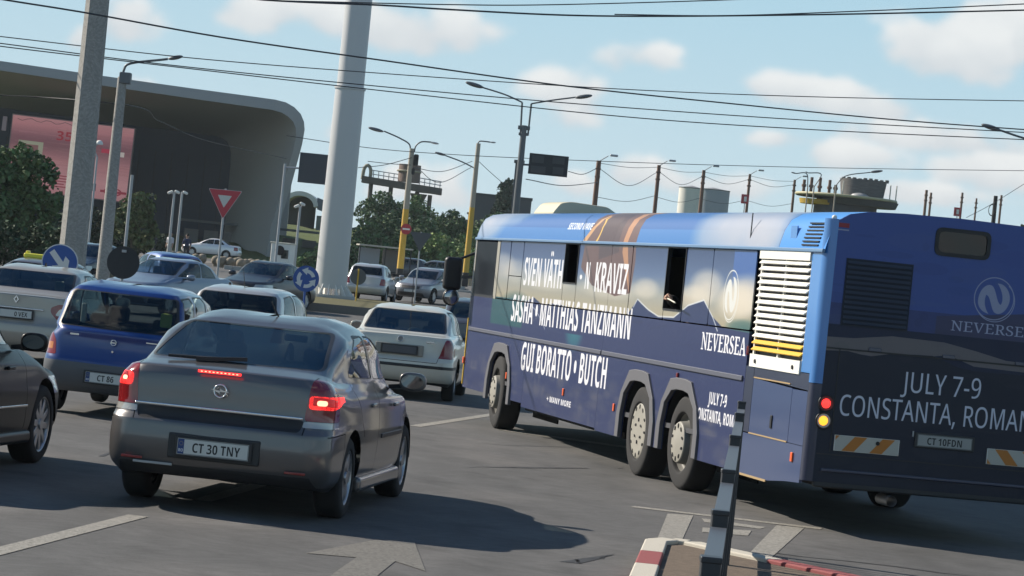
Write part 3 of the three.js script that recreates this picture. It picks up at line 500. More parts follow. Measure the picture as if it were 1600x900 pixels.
{ // silver hatchback whose roof shows over the grey saloon
  const c = { name: 'silver_hatchback', label: 'silver hatchback half hidden just ahead of the grey saloon, roof aerial up', at: [-4.28, 0, -44.6], yaw: .13, L: 4.1, W: .87, H: 1.46,
    bt: .62, st: .03, dk: .95, de: .08, gb: .2, gbh: 1.0, gt: .62, gth: 1.39, wt: 2.25, cw: 3.2, ch: .97, hf: .74, belt: .99, Wg: .64, Wb: .74, ra: .75, fa: 3.3, r: .305, tw: .19, spokes: 9, rimR: .66,
    paint: paint([.50, .50, .49], .45, .35), mirror: [2.6, .96, 1.0] };
  c.patches = [
    ['tail_lamp', M.redLens, 'pair', roundPoly([[.66, .65], [.92, .65], [.92, .95], [.72, .95]], .025), -.3, .4, .002],
    ['rear_window', M.tint, 'end', [[-.66, 1.01], [.66, 1.01], [.565, 1.345], [-.565, 1.345]], 0, .9, -.003, .03],
    ['windscreen', M.glass, 'end', [[-.64, 1.01], [.64, 1.01], [.55, 1.36], [-.55, 1.36]], 1.9, 3.3, -.003, .03],
    ['side_window', M.glass, 'both', [[.62, 1.05], [.85, 1.33], [1.3, 1.37], [1.36, 1.03]], .4, 1.1, -.004, .022],
    ['side_window', M.glass, 'both', [[1.46, 1.03], [1.42, 1.375], [1.95, 1.36], [2.75, 1.02]], .4, 1.1, -.004, .022],
    ['headlamp', M.clearLens, 'pair', [[.4, .58], [.9, .58], [.9, .72], [.45, .70]], 3.6, 4.2, .002]];
  const t = buildCar(c); plate(t, '', 0, .6, -.01, .52, .112, 1, 0, false);
  mesh('aerial', [bar([0, 1.44, -.95], [-.02, 1.75, -.8], .006, .004)], M.black, t); mesh('roof_knob', cyl(.02, .02, .05, -.3, 1.45, -1.2), M.black, t);
  mesh('red_cushion', new THREE.SphereGeometry(.1, 12, 8).scale(1.3, .5, .8).translate(.38, 1.08, -.6), std([.4, .05, .06], .8), t);
}
// more traffic: one saloon and one hatch, repainted
const masters = new Map();
function farCar(name, label, at, yaw, color, o = {}) {
  const key = [o.hatch ?? 0, o.lights ?? 0].join(), master = masters.get(key);
  if (master) { // a copy of the same make, repainted
    const [src, old] = master, r = src.clone(), p = paint(color, .3, .36); r.name = numbered(name); r.position.set(...at); r.rotation.y = -yaw; r.userData = { label, category: 'car' };
    r.traverse((m) => { if (m.material === old) m.material = p; }); for (const m of r.children.filter((k) => /taxi/.test(k.name))) r.remove(m); if (o.tall) r.scale.y = 1 + o.tall; scene.add(r); return r;
  }
  const hatch = o.hatch, c = { name, label, at, yaw, sub: 3, nS: 30, nR: 7, L: hatch ? 4.0 : 4.5, W: .87, H: hatch ? 1.5 : 1.45, bt: .6, st: .04, dk: .97, de: .1, gb: hatch ? .16 : .7, gbh: hatch ? 1.0 : 1.01, gt: hatch ? .55 : 1.35, gth: hatch ? 1.42 : 1.37,
    wt: hatch ? 2.1 : 2.5, cw: hatch ? 3.05 : 3.45, ch: .98, hf: .74, belt: .99, Wg: .63, Wb: .73, ra: hatch ? .75 : .95, fa: hatch ? 3.2 : 3.55, r: .31, tw: .19, spokes: 7, rimR: .65, paint: paint(color, o.matt ? 0 : .3, .36, o.matt ? { clearcoat: .35 } : {}), mirror: [hatch ? 2.5 : 2.8, .96, 1.0] };
  const L = c.L, wt = c.wt;
  c.patches = [
    ['tail_lamp', M.redLens, 'pair', roundPoly([[.6, .66], [.92, .66], [.92, .92], [.64, .92]], .025), -.3, .4, .002],
    ['rear_window', M.tint, 'end', [[-.63, 1.06], [.63, 1.06], [.54, 1.36], [-.54, 1.36]], hatch ? 0 : .62, 1.6, -.003, .03],
    ['windscreen', M.glass, 'end', [[-.63, 1.02], [.63, 1.02], [.54, 1.36], [-.54, 1.36]], wt - .3, L - .8, -.003, .03],
    ['side_window', M.glass, 'both', hatch ? [[.7, 1.04], [.85, 1.36], [1.3, 1.38], [1.36, 1.03]] : [[1.15, 1.03], [1.4, 1.25], [1.65, 1.34], [1.9, 1.35], [1.92, 1.02]], .4, 1.1, -.004, .02],
    ['side_window', M.glass, 'both', hatch ? [[1.46, 1.03], [1.42, 1.385], [1.9, 1.36], [2.65, 1.02]] : [[2.0, 1.015], [1.97, 1.355], [2.35, 1.33], [3.0, 1.0]], .4, 1.1, -.004, .02],
    ...(o.lights ? [['lit_headlamp', M.headGlow, o.lights === 2 ? 'pair' : 'end', roundPoly(o.lights === 2 ? [[.56, .60], [.78, .60], [.80, .72], [.58, .72]] : [[.56, .58], [.86, .58], [.86, .74], [.58, .74]], .04), L - .8, L + .2, .004]] : []),
    ['headlamp', M.clearLens, 'pair', [[.45, .585], [.9, .585], [.9, .74], [.5, .71]], L - .8, L + .2, .002],
    ['grille', M.trim, 'end', [[-.4, .56], [.4, .56], [.4, .68], [-.4, .68]], L - .6, L + .2, .002],
    ['lower_grille', M.trim, 'end', [[-.6, .26], [.6, .26], [.55, .40], [-.55, .40]], L - .6, L + .2, .002]];
  const t = buildCar(c); plate(t, '', 0, .47, -c.L - .012, .52, .112, 0, 1, false); masters.set(key, [t, c.paint]); return t;
}
{
  const y = (d) => rise(d);
  farCar('grey_hatchback', 'grey hatchback with blazing headlamp coming round the roundabout towards the queue', [-3.03, 0.68, -126.00], Math.PI * 1.1, [.20, .20, .215], { hatch: 1, lights: 1 });
  const tx = farCar('taxi', 'dark car with a yellow roof sign, hidden behind the blue hatchback', [-9.0, y(55), -53.2], .12, [.10, .09, .10]);
  { const s = mesh('taxi_sign', rbox(.7, .09, .2, -.15, 1.49, -2.0, .03), std([.72, .66, .06], .5), tx); mesh('sign_lamp', rbox(.08, .08, .08, -.44, 1.54, -2.0, .02), std([.72, .66, .06], .5), s); }
  farCar('dark_grey_saloon', 'dark grey saloon roof showing between the white saloon and the bus front', [-.62, y(58), -57.5], .02, [.07, .07, .078]);
  farCar('light_blue_saloon', 'pale blue saloon facing the queue with windscreen in shade, below the give way sign', [-7.86, 0.24, -76.50], Math.PI * 1.13, [.17, .21, .28], {});
  farCar('blue_compact_car', 'small bright blue car with a lit headlamp behind the pale blue saloon', [-9.41, 0.31, -84.00], Math.PI * 1.14, [.05, .10, .30], { hatch: 1, lights: 1 });
  farCar('navy_estate_car', 'navy car with a lit headlamp behind the roundabout arrow sign', [-6.88, 0.38, -92.50], Math.PI * 1.1, [.012, .016, .028], { lights: 1, matt: 1 });
  farCar('white_parked_saloon', 'white saloon parked side on behind the stone balls', [-20.46, 1.51, -218.00], -Math.PI * .47, [.72, .72, .72], {});
  farCar('silver_suv', 'silver car half hidden behind the steel mast with its tail to the queue', [-5.92, 0.60, -117.00], .1, [.42, .43, .44], { hatch: 1, tall: .15 });
  farCar('black_parked_car', 'black car in the shade behind the round sign back, near the lamp post', [-12.64, 0.40, -94.00], Math.PI * 1.1, [.03, .032, .036], {});
  for (const [p, col, lab] of [[[-5.84, 1.39, -205.00], [.05, .055, .065], 'dark parked car in the row behind the striped kerb, by the yellow pole'], [[-3.89, 1.39, -205.00], [.10, .12, .14], 'grey blue parked car in the row behind the striped kerb, by the bus mirror']]) farCar('parked_car', lab, p, -Math.PI * .42, col, { hatch: 1 });
}
// ---------------------------------------------------------------- the three-axle bus
function fitText(c, s, x0, x1, y0, y1, font = 'bold', fam = 'sans-serif') { // letters filling a box; y0 top of the capitals, y1 their foot
  c.save(); c.font = `${font} 100px ${fam}`; c.textAlign = 'left'; c.textBaseline = 'alphabetic'; const w = c.measureText(s).width; c.translate(x0, y1); c.scale((x1 - x0) / w, (y1 - y0) / 73); c.fillText(s, 0, 0); c.restore();
}
function swirl(c, x, y, r, col) { // ring with a wave-shaped N inside
  c.save(); c.translate(x, y); c.scale(r, r); c.strokeStyle = col; c.fillStyle = col; c.lineWidth = .05;
  c.beginPath(); c.arc(0, 0, .97, 0, 7); c.stroke(); c.lineWidth = .04; c.beginPath(); c.arc(.06, .1, .96, -.9, 2.6); c.stroke();
  c.beginPath(); c.moveTo(-.78, .1); c.bezierCurveTo(-.75, -.5, -.3, -.75, -.1, -.55); c.bezierCurveTo(.1, -.3, .15, .2, .35, .25); c.bezierCurveTo(.45, .1, .45, -.3, .1, -.72); c.bezierCurveTo(.6, -.75, .85, -.2, .75, .15); c.bezierCurveTo(.6, .7, .15, .8, .0, .55); c.bezierCurveTo(-.15, .3, -.2, -.1, -.4, -.15); c.bezierCurveTo(-.5, .1, -.45, .45, -.2, .72); c.bezierCurveTo(-.6, .65, -.8, .4, -.78, .1); c.fill(); c.restore();
}
const poly = (c, pts) => { c.beginPath(); pts.forEach(([a, b], i) => i ? c.lineTo(a, b) : c.moveTo(a, b)); c.closePath(); c.fill(); };
function sideArt(c) { // printed film on the bus, metres: x = 15 - u, y = 2.95 - h
  const Y = (h) => 2.95 - h, X = (u) => 15 - u;
  const grad = (y0, y1, stops) => { const g = c.createLinearGradient(0, y0, 0, y1); stops.forEach(([t, s]) => g.addColorStop(t, s)); return g; };
  const soft = (x, y, rx, ry, col, a) => { c.save(); c.translate(x, y); c.scale(rx, ry); const g = c.createRadialGradient(0, 0, 0, 0, 0, 1); g.addColorStop(0, `rgba(${col},${a})`); g.addColorStop(.6, `rgba(${col},${a * .7})`); g.addColorStop(1, `rgba(${col},0)`); c.fillStyle = g; c.fillRect(-1, -1, 2, 2); c.restore(); };
  c.fillStyle = '#222d55'; c.fillRect(0, 0, 15, 2.7);
  c.fillStyle = '#2c5c99'; c.fillRect(0, 0, 15, .46); c.fillStyle = '#366ca8'; c.fillRect(0, .28, 15, .18);
  for (const [u, h, rx, ry, a] of [[14.6, 2.75, 1.3, .35, .95], [13.3, 2.85, 1.0, .2, .6], [3.4, 2.72, 1.1, .5, .9], [2.3, 2.7, 1.2, .5, .95], [1.9, 2.6, .7, .3, .8]]) soft(X(u), Y(h), rx, ry, '158,160,170', a);
  c.fillStyle = '#3d82c8'; c.fillRect(X(1.35), 0, 1.4, 2.0);
  c.fillStyle = grad(Y(2.5), Y(1.7), [[0, '#2c3c62'], [.42, '#506385'], [.68, '#93958f'], [1, '#a1967c']]); c.fillRect(0, Y(2.5), 13.1, .8);
  c.fillStyle = '#3a5a96'; c.fillRect(X(2.75), Y(2.5), .9, .5); soft(X(2.2), Y(2.05), .9, .22, '190,182,170', .9); soft(X(2.6), Y(1.95), .7, .2, '200,190,170', .8);
  for (const [u, h, rx, ry, a] of [[13.2, 2.15, .9, .2, .6], [12.4, 2.1, .8, .18, .5], [10.5, 2.0, 1.5, .14, .5], [7.5, 1.98, 1.6, .14, .5], [3.6, 2.1, .7, .2, .8], [5.9, 2.02, .6, .13, .7], [2.4, 2.0, .8, .2, .9], [4.0, 1.98, .7, .14, .8]]) soft(X(u), Y(h), rx, ry, '205,196,180', a);
  c.fillStyle = '#1f4a52'; c.fillRect(X(13.6), Y(1.73), 1.9, .36); soft(X(12.2), Y(1.6), 1.1, .25, '32,74,84', .9); soft(X(8.9), Y(1.45), .5, .28, '40,110,120', .9); soft(X(2.2), Y(1.72), .7, .1, '50,90,90', .9);
  c.fillStyle = '#222d55'; poly(c, [[X(11.7), Y(1.70)], [X(11.2), Y(1.78)], [X(10.7), Y(1.70)], [X(10), Y(1.74)], [X(9), Y(1.70)], [X(7.4), Y(1.72)], [X(6.6), Y(1.70)], [X(6.2), Y(1.89)], [X(5.8), Y(1.80)], [X(5.3), Y(1.73)], [X(4.7), Y(1.74)], [X(4.2), Y(1.88)], [X(3.65), Y(1.95)], [X(3.3), Y(1.80)], [X(2.9), Y(1.70)], [X(1.9), Y(1.68)], [X(1.9), Y(1.4)], [X(11.7), Y(1.4)]]);
  c.strokeStyle = 'rgba(200,205,210,.75)'; c.lineWidth = .018; c.beginPath(); [[6.35, 1.80], [6.2, 1.895], [6.0, 1.85], [5.7, 1.79], [5.3, 1.735], [4.7, 1.745], [4.2, 1.885], [3.65, 1.955], [3.3, 1.80], [3.05, 1.66]].forEach(([u, h], i) => i ? c.lineTo(X(u), Y(h)) : c.moveTo(X(u), Y(h))); c.stroke();
  c.strokeStyle = 'rgba(210,215,220,.5)'; c.beginPath(); [[11.5, 1.72], [11.0, 1.62], [10.6, 1.5], [10.4, 1.4]].forEach(([u, h], i) => i ? c.lineTo(X(u), Y(h)) : c.moveTo(X(u), Y(h))); c.stroke();
  c.fillStyle = '#5f4440'; poly(c, [[X(8.6), 0], [X(6.55), 0], [X(6.45), Y(2.3)], [X(6.55), Y(1.95)], [X(7.2), Y(1.9)], [X(8.3), Y(2.0)], [X(8.9), Y(2.2)], [X(8.8), Y(2.5)]]);
  c.fillStyle = '#4a3638'; poly(c, [[X(8.2), .1], [X(7.3), .05], [X(7.2), Y(2.4)], [X(8.1), Y(2.3)]]); c.fillStyle = '#a87a58'; poly(c, [[X(7.0), 0], [X(6.75), 0], [X(6.85), Y(2.5)], [X(6.6), Y(1.95)], [X(7.05), Y(2.4)]]); c.fillStyle = '#b58a5e'; poly(c, [[X(8.4), .12], [X(8.3), .12], [X(8.75), Y(2.5)], [X(8.95), Y(2.5)]]);
  c.strokeStyle = '#c9a24a'; c.lineWidth = .05; c.beginPath(); c.arc(X(8.35), .3, .16, -1.2, 1.2); c.stroke();
  for (let i = 0; i < 150; i++) { c.strokeStyle = `rgba(${rnd() < .5 ? '16,20,34' : '110,112,120'},${rr(.03, .12)})`; c.lineWidth = rr(.004, .03); const x = rr(0, 15), y = rr(1.3, 2.6); c.beginPath(); c.moveTo(x, y); c.lineTo(x + rr(-.9, .9), y + rr(-.06, .06)); c.stroke(); }
  for (let i = 0; i < 260; i++) soft(rr(0, 15), rr(2.05, 2.62), rr(.04, .4), rr(.02, .12), '118,110,104', rr(.05, .26)); // road dirt along the skirt
  c.fillStyle = '#dcdce0';
  fitText(c, 'SVEN VÄTH', X(11.9), X(9.76), Y(2.28), Y(1.92)); fitText(c, '•', X(8.93), X(8.78), Y(2.15), Y(2.02)); fitText(c, 'N', X(8.66), X(8.42), Y(2.27), Y(1.95)); fitText(c, 'KRAVIZ', X(8.2), X(6.7), Y(2.28), Y(1.93));
  fitText(c, 'SASHA • MATTHIAS TANZMANN', X(12.38), X(6.33), Y(1.79), Y(1.44)); fitText(c, 'GUI BORATTO • BUTCH', X(11.56), X(7.16), Y(1.205), Y(.845)); fitText(c, '+ MANY MORE', X(9.95), X(8.7), Y(.605), Y(.535));
  fitText(c, 'SECOND WAVE', X(9.9), X(8.7), Y(2.735), Y(2.65)); fitText(c, 'NEVERSEA', X(3.58), X(2.06), Y(1.64), Y(1.46), 'bold', 'serif'); fitText(c, 'JULY 7-9', X(3.12), X(2.5), Y(1.06), Y(.935)); fitText(c, 'CONSTANTA, ROMANIA', X(3.55), X(1.85), Y(.885), Y(.765));
  swirl(c, X(2.74), Y(2.03), .25, '#cfd0cc');
}
function rearArt(c) { // metres: x = v, y = 2.95 - h
  const Y = (h) => 2.95 - h;
  c.fillStyle = '#3b5190'; c.fillRect(0, 0, 2.5, 1.2); c.fillStyle = '#364272'; c.fillRect(0, .9, 2.5, .3); c.fillStyle = '#3c3e5c'; poly(c, [[1.1, Y(2.02)], [2.0, Y(2.12)], [2.5, Y(2.1)], [2.5, Y(1.8)], [1.1, Y(1.8)]]);
  c.fillStyle = '#18213c'; c.fillRect(0, Y(1.86), 2.5, .3);
  c.fillStyle = '#686264'; poly(c, [[0, Y(1.74)], [.35, Y(1.75)], [.7, Y(1.80)], [1.2, Y(1.79)], [1.5, Y(1.74)], [1.8, Y(1.68)], [2.5, Y(1.66)], [2.5, Y(1.58)], [1.5, Y(1.60)], [1.25, Y(1.68)], [.9, Y(1.62)], [.6, Y(1.60)], [.3, Y(1.62)], [0, Y(1.60)]]);
  c.fillStyle = '#151c2e'; c.beginPath(); c.moveTo(0, Y(1.615)); [[.3, 1.63], [.5, 1.60], [.7, 1.64], [.95, 1.655], [1.1, 1.66], [1.2, 1.63], [1.35, 1.58], [1.5, 1.56], [2.5, 1.55]].forEach(([v, h]) => c.lineTo(v, Y(h))); c.lineTo(2.5, 2.6); c.lineTo(0, 2.6); c.fill();
  for (let i = 0; i < 90; i++) { c.fillStyle = `rgba(${rnd() < .6 ? '14,18,28' : '120,116,112'},${rr(.02, .07)})`; c.beginPath(); c.ellipse(rr(0, 2.5), rr(.2, 2.5), rr(.02, .3), rr(.01, .08), 0, 0, 7); c.fill(); }
  c.fillStyle = '#9aa0b8'; fitText(c, 'NEVERSEA', 1.24, 2.06, Y(1.995), Y(1.905), '', 'serif'); swirl(c, 1.63, Y(2.225), .195, '#8d93ad');
  c.fillStyle = '#c3c6d2'; fitText(c, 'JULY 7-9', .85, 1.60, Y(1.50), Y(1.315), ''); fitText(c, 'CONSTANTA, ROMANIA', .265, 2.30, Y(1.245), Y(1.055), '');
  c.fillStyle = '#8d3038'; c.fillRect(.08, Y(2.76), .12, .04); c.fillStyle = '#8f93a8'; c.fillRect(.08, Y(2.705), .12, .012);
}
{
  const BU = 15, bus = thing('bus', 'long navy bus wrapped in concert lettering with white side grille and open windows', 'bus', [2.735, 0, -25.837], .2211);
  const art = [[7.5, 0], [0, 7.5]].map(([u0, x0]) => canvasTexture(2048, 724, (c) => { const k = 2048 / 7.5; c.setTransform(k, 0, 0, k, -x0 * k, 0); sideArt(c); }));
  const ripple = noiseTexture(256, [[1.2, .7, 2], [3, .4, 5], [9, .12, 7]], (n) => { const c = .5 + .4 * n; return [c, c, c]; }, false); ripple.repeat.set(5, 2);
  const film = art.map((t) => new THREE.MeshPhysicalMaterial({ map: t, roughness: .5, specularIntensity: .6, clearcoat: .2, clearcoatRoughness: .15, bumpMap: ripple, bumpScale: .0012 }));
  const filmGlass = art.map((t) => new THREE.MeshPhysicalMaterial({ map: t, roughness: .3, specularIntensity: .6, clearcoat: .2, clearcoatRoughness: .08, bumpMap: ripple, bumpScale: .0006 }));
  const rearFilm = new THREE.MeshPhysicalMaterial({ map: canvasTexture(1280, 1306, (c) => { c.setTransform(512, 0, 0, 512, 0, 0); rearArt(c); }), roughness: .5, specularIntensity: .6, clearcoat: .2, clearcoatRoughness: .2, bumpMap: ripple, bumpScale: .0012 });
  const navy = paint([.022, .028, .06], 0, .4), lightBlue = paint([.045, .20, .52], 0, .45), lip = std([.105, .105, .118], .6);
  const sideUV = (g) => { const p = g.attributes.position, uv = new Float32Array(p.count * 2); for (let i = 0; i < p.count; i++) { const u = -p.getZ(i); uv[2 * i] = (u >= g.userData.u0 ? (g.userData.u0 + 7.5 - u) : 0) / 7.5; uv[2 * i + 1] = (p.getY(i) - .3) / 2.65; } g.setAttribute('uv', new THREE.BufferAttribute(uv, 2)); return g; };
  const side = (pts, depth, x, u0, holes) => { const g = extrude(pts, depth, holes); g.rotateY(Math.PI / 2); g.translate(x, 0, 0); g.userData.u0 = u0; return sideUV(g); };
  const archPts = (u, w = .63, top = 1.02, foot = .36) => [[u - w, foot], [u - w, .62], [u - w * .86, .86], [u - w * .5, top - .02], [u - w * .2, top], [u + w * .2, top], [u + w * .5, top - .02], [u + w * .86, .86], [u + w, .62], [u + w, foot]];
  const A1 = 12.72, A2 = 5.76, A3 = 4.10;
  // lower side panels, cut round the wheels
  const panel = (name, u0, u1, h0, h1, arches, half) => { // from the rear end u0 to the front end u1
    const pts = [[u0, h1], [u0, h0]]; for (const a of arches) pts.push(...archPts(a, .63, 1.02, h0)); pts.push([u1, h0], [u1, h1]); mesh(name, side(pts, .03, 0, half ? 0 : 7.5), film[half ? 1 : 0], bus);
  };
  panel('side_panel', 2.0, 7.494, .36, 1.245, [A3, A2], 1); panel('side_panel', 7.5, 11.3, .385, 1.245, [], 0); panel('side_panel', 11.306, 14.99, .43, 1.245, [A1], 0);
  panel('side_panel', 2.0, 7.494, 1.25, 1.70, [], 1); panel('side_panel', 7.5, 14.99, 1.25, 1.70, [], 0);
  for (const [l, u] of [[5.4, 4.75], [7.4, 11.2]]) mesh('waist_rail', rbox(.022, .05, l, -.008, 1.248, -u, .008), std([.085, .09, .12], .5), bus);
  // window band: film-covered panes with two sliding windows pushed open
  const pane = (u0, u1, h0 = 1.715, h1 = 2.475) => { const half = u1 <= 7.5; mesh('window', side(roundPoly([[u0, h0], [u1, h0], [u1, h1], [u0, h1]], .03), .012, .006, half ? 0 : 7.5), filmGlass[half ? 1 : 0], bus); };
  pane(12.80, 13.42); pane(12.03, 12.76, 2.03); pane(12.03, 12.76, 1.715, 2.02); pane(9.73, 12.0); pane(7.505, 9.04); pane(6.6, 7.495); pane(5.14, 6.57); pane(3.46, 4.42); pane(2.02, 3.44);
  pane(9.06, 9.71, 1.715, 2.0); pane(4.44, 5.12, 1.715, 1.82);
  for (const u of [12.015, 12.78, 9.05, 9.72, 6.585, 5.13, 4.43, 3.45, 7.5]) mesh('window_post', box(.02, .78, .02, .03, 2.095, -u), M.trim, bus);
  for (const [u0, u1, h0] of [[9.05, 9.72, 2.0], [4.43, 5.13, 1.82]]) mesh('window_frame', [box(.03, .018, u1 - u0, .012, h0, -(u0 + u1) / 2), box(.03, .018, u1 - u0, .012, 2.478, -(u0 + u1) / 2), box(.03, 2.47 - h0, .018, .012, (2.47 + h0) / 2, -u0), box(.03, 2.47 - h0, .018, .012, (2.47 + h0) / 2, -u1)], M.black, bus);
  mesh('gutter', rbox(.03, .035, 14.98, -.012, 2.497, -7.5, .01), std([.12, .22, .36], .5), bus);
  // driver's window and front corner
  mesh('cab_window', extrude(roundPoly([[13.62, 1.66], [14.92, 1.60], [14.92, 2.46], [13.62, 2.46]], .05), .01).rotateY(Math.PI / 2).translate(.004, 0, 0), M.cabGlass, bus);
  mesh('cab_pillar', [box(.03, .80, .16, .016, 2.09, -13.52), box(.03, .80, .06, .016, 2.09, -14.97)], std([.30, .29, .25], .5), bus); mesh('cab_sill', box(.03, .05, 1.4, .016, 1.71, -14.27), M.trim, bus);
  mesh('marker_strip', rbox(.02, .92, .03, -.004, .93, -15.0, .006), M.yellow, bus);
  // roof: curved coving printed on the near side
  { const prof = [[0, 2.50], [.012, 2.56], [.045, 2.68], [.10, 2.78], [.20, 2.845], [.38, 2.882], [.7, 2.90], [1.25, 2.91], [1.8, 2.90], [2.12, 2.882], [2.30, 2.845], [2.40, 2.78], [2.455, 2.68], [2.488, 2.56], [2.5, 2.50]];
    for (const [u0, u1, half] of [[0.02, 1.36, 1], [1.366, 7.497, 1], [7.5, 15, 0]]) {
      const pos = [], idx = []; for (const [v, h] of prof) for (const u of [u0, u1]) pos.push(v, h, -u); for (let i = 0; i < prof.length - 1; i++) { const a = i * 2; idx.push(a, a + 1, a + 2, a + 1, a + 3, a + 2); }
      const g = new THREE.BufferGeometry(); g.setAttribute('position', new THREE.Float32BufferAttribute(pos, 3)); g.setIndex(idx); g.computeVertexNormals(); g.userData.u0 = half ? 0 : 7.5; sideUV(g); mesh('roof_panel', g, film[half ? 1 : 0], bus);
    }
    const cap = prof.map(([v, h]) => [v, h]); mesh('front_wall', extrude([[0, .45], ...cap, [2.5, .45]], .03).translate(0, 0, -15.03), navy, bus);
    const rear = extrude([[.09, .45], ...prof.slice(3, 12), [2.41, .45]], .03, [roundPoly([[1.03, 2.575], [1.53, 2.575], [1.53, 2.80], [1.03, 2.80]], .06)].map((h) => h)); const p = rear.attributes.position, uv = new Float32Array(p.count * 2); for (let i = 0; i < p.count; i++) { uv[2 * i] = p.getX(i) / 2.5; uv[2 * i + 1] = (p.getY(i) - .4) / 2.55; } rear.setAttribute('uv', new THREE.BufferAttribute(uv, 2));
    mesh('rear_panel', rear.translate(0, 0, -.03), rearFilm, bus);
    mesh('rear_window', extrude(roundPoly([[1.05, 2.595], [1.51, 2.595], [1.51, 2.78], [1.05, 2.78]], .05), .01).translate(0, 0, -.012), M.tint, bus); mesh('rear_window_seal', extrude(roundPoly([[1.015, 2.56], [1.545, 2.56], [1.545, 2.815], [1.015, 2.815]], .07), .014, [roundPoly([[1.05, 2.595], [1.51, 2.595], [1.51, 2.78], [1.05, 2.78]], .05)]).translate(0, 0, -.004), M.black, bus);
    for (const [v, s] of [[.1, 1], [2.4, -1]]) { const cg = (h0, h1) => new THREE.CylinderGeometry(.1, .1, h1 - h0, 10, 1, true, s > 0 ? Math.PI * 1.5 : 0, Math.PI / 2).translate(v, (h0 + h1) / 2, -.1); mesh('corner_panel', cg(1.32, 2.79), s > 0 ? lightBlue : navy, bus); mesh('corner_panel', cg(.45, 1.315), navy, bus); }
  }
  mesh('bus_wall', [box(.03, 2.05, 14.9, 2.485, 1.475, -7.5), box(2.44, .05, 14.9, 1.25, .62, -7.5)], std([.05, .052, .06], .8), bus);
  // engine-side panels at the rear
  mesh('engine_panel', side([[.1, 1.40], [.345, 1.40], [.345, 2.495], [.1, 2.495]], .03, 0, 0), lightBlue, bus);
  const flap = (pts) => mesh('engine_flap', extrude(pts, .03).rotateY(Math.PI / 2), navy, bus);
  const bluer = paint([.035, .06, .15], 0, .45); flap([[.1, .42], [.5, .40], [1.2, .345], [1.75, .34], [1.99, .36], [1.99, .745], [.1, .745]]).material = bluer; flap([[.1, .75], [.53, .75], [.53, 1.235], [.1, 1.235]]).material = bluer; flap([[.54, .755], [1.72, .755], [1.72, 1.27], [.54, 1.24]]).material = bluer; flap([[1.73, .755], [1.99, .755], [1.99, 1.375], [1.73, 1.375]]); flap([[.1, 1.245], [1.72, 1.285], [1.72, 1.375], [.1, 1.395]]);
  mesh('rust_edge', [box(.006, .012, 1.15, -.004, .752, -1.13), box(.006, .012, 1.1, -.004, 1.277, -1.15), box(.008, .02, .8, -.004, .352, -1.45)], std([.34, .24, .12], .8), bus);
  mesh('flap_latch', rbox(.012, .12, .05, -.006, .90, -1.05, .004), M.black, bus);
  { // white louvred grille
    const gr = new THREE.Group(); gr.name = 'side_grille'; bus.add(gr); mesh('grille_back', box(.02, 1.10, 1.5, .06, 1.95, -1.115), M.black, gr);
    for (const [h, y] of [[.10, 2.452], [.12, 1.435]]) mesh('grille_frame', box(.03, h, 1.50, 0, y, -1.115), M.white, gr); for (const u of [.37, 1.115, 1.85]) mesh('grille_post', box(.02, .92, .03, .02, 1.95, -u), M.white, gr);
    for (let i = 0; i < 14; i++) { const g = rbox(.05, .014, 1.47, 0, 0, 0, .004); g.rotateZ(.75); g.translate(.002, 2.375 - i * .0635, -1.115); mesh('slat', g, i > 11 ? M.yellow : M.white, gr); }
    for (const u of [.55, 1.68]) mesh('grille_bolt', new THREE.CylinderGeometry(.02, .02, .02, 10).rotateZ(Math.PI / 2).translate(-.016, 1.43, -u), M.black, gr); }
  { const lv = new THREE.Group(); lv.name = 'roof_louvre'; bus.add(lv); for (let i = 0; i < 7; i++) { const h = 2.545 + i * .034, v = .012 + Math.max(0, h - 2.56) * .33; mesh('louvre_slot', box(.02, .014, .46 - (i % 2) * .0, v - .004, h, -.46), M.black, lv); } }
  mesh('roof_hatch', box(.012, .12, .18, .03, 2.66, -1.02), lightBlue, bus); mesh('roof_seam', rbox(.01, .36, .014, .026, 2.66, -2.35, .003), M.trim, bus);
  mesh('corner_lamp', new THREE.SphereGeometry(.025, 10, 8).translate(.07, 2.80, -.05), M.white, bus);
  mesh('side_lamp', rbox(.02, .09, .03, -.008, 1.52, -1.97, .006), M.redLens, bus);
  // wheel arches
  for (const a of [A1, A2, A3]) { const o = archPts(a, .63, 1.02, .37), outer = archPts(a, .76, 1.13, .37); mesh('arch_lip', extrude([...outer, ...o.reverse()], .03, [], .006).rotateY(Math.PI / 2).translate(-.02, 0, 0), lip, bus); const w = new THREE.CylinderGeometry(.70, .70, .62, 24, 1, true); w.rotateZ(Math.PI / 2); const p = w.attributes.position; for (let i = 0; i < p.count; i++) if (p.getY(i) < 0) p.setY(i, 0); mesh('wheel_arch', merge([w.translate(.36, .42, -a), box(.02, .9, 1.4, .68, .62, -a)]), M.dark, bus); }
  // wheels
  const T = (pts, n = 36) => new THREE.LatheGeometry(pts.map((p) => new THREE.Vector2(p[0], p[1])), n).rotateZ(Math.PI / 2); // profile y grows towards the outside (-x)
  const rimPaint = std([.30, .285, .245], .55, .0), rimDark = std([.06, .06, .06], .7);
  const busTyre = T([[.30, -.13], [.33, -.145], [.44, -.14], [.475, -.12], [.482, -.09], [.482, .09], [.475, .12], [.44, .14], [.33, .145], [.30, .13], [.30, -.13]]);
  const holes = (r, y, n, s) => merge(Array.from({ length: n }, (_, i) => { const a = i / n * 2 * Math.PI; return new THREE.CylinderGeometry(s, s, .012, 10).rotateZ(Math.PI / 2).scale(1, 1.5, .8).rotateX(-a).translate(-y, r * Math.cos(a), -r * Math.sin(a) * -1); }));
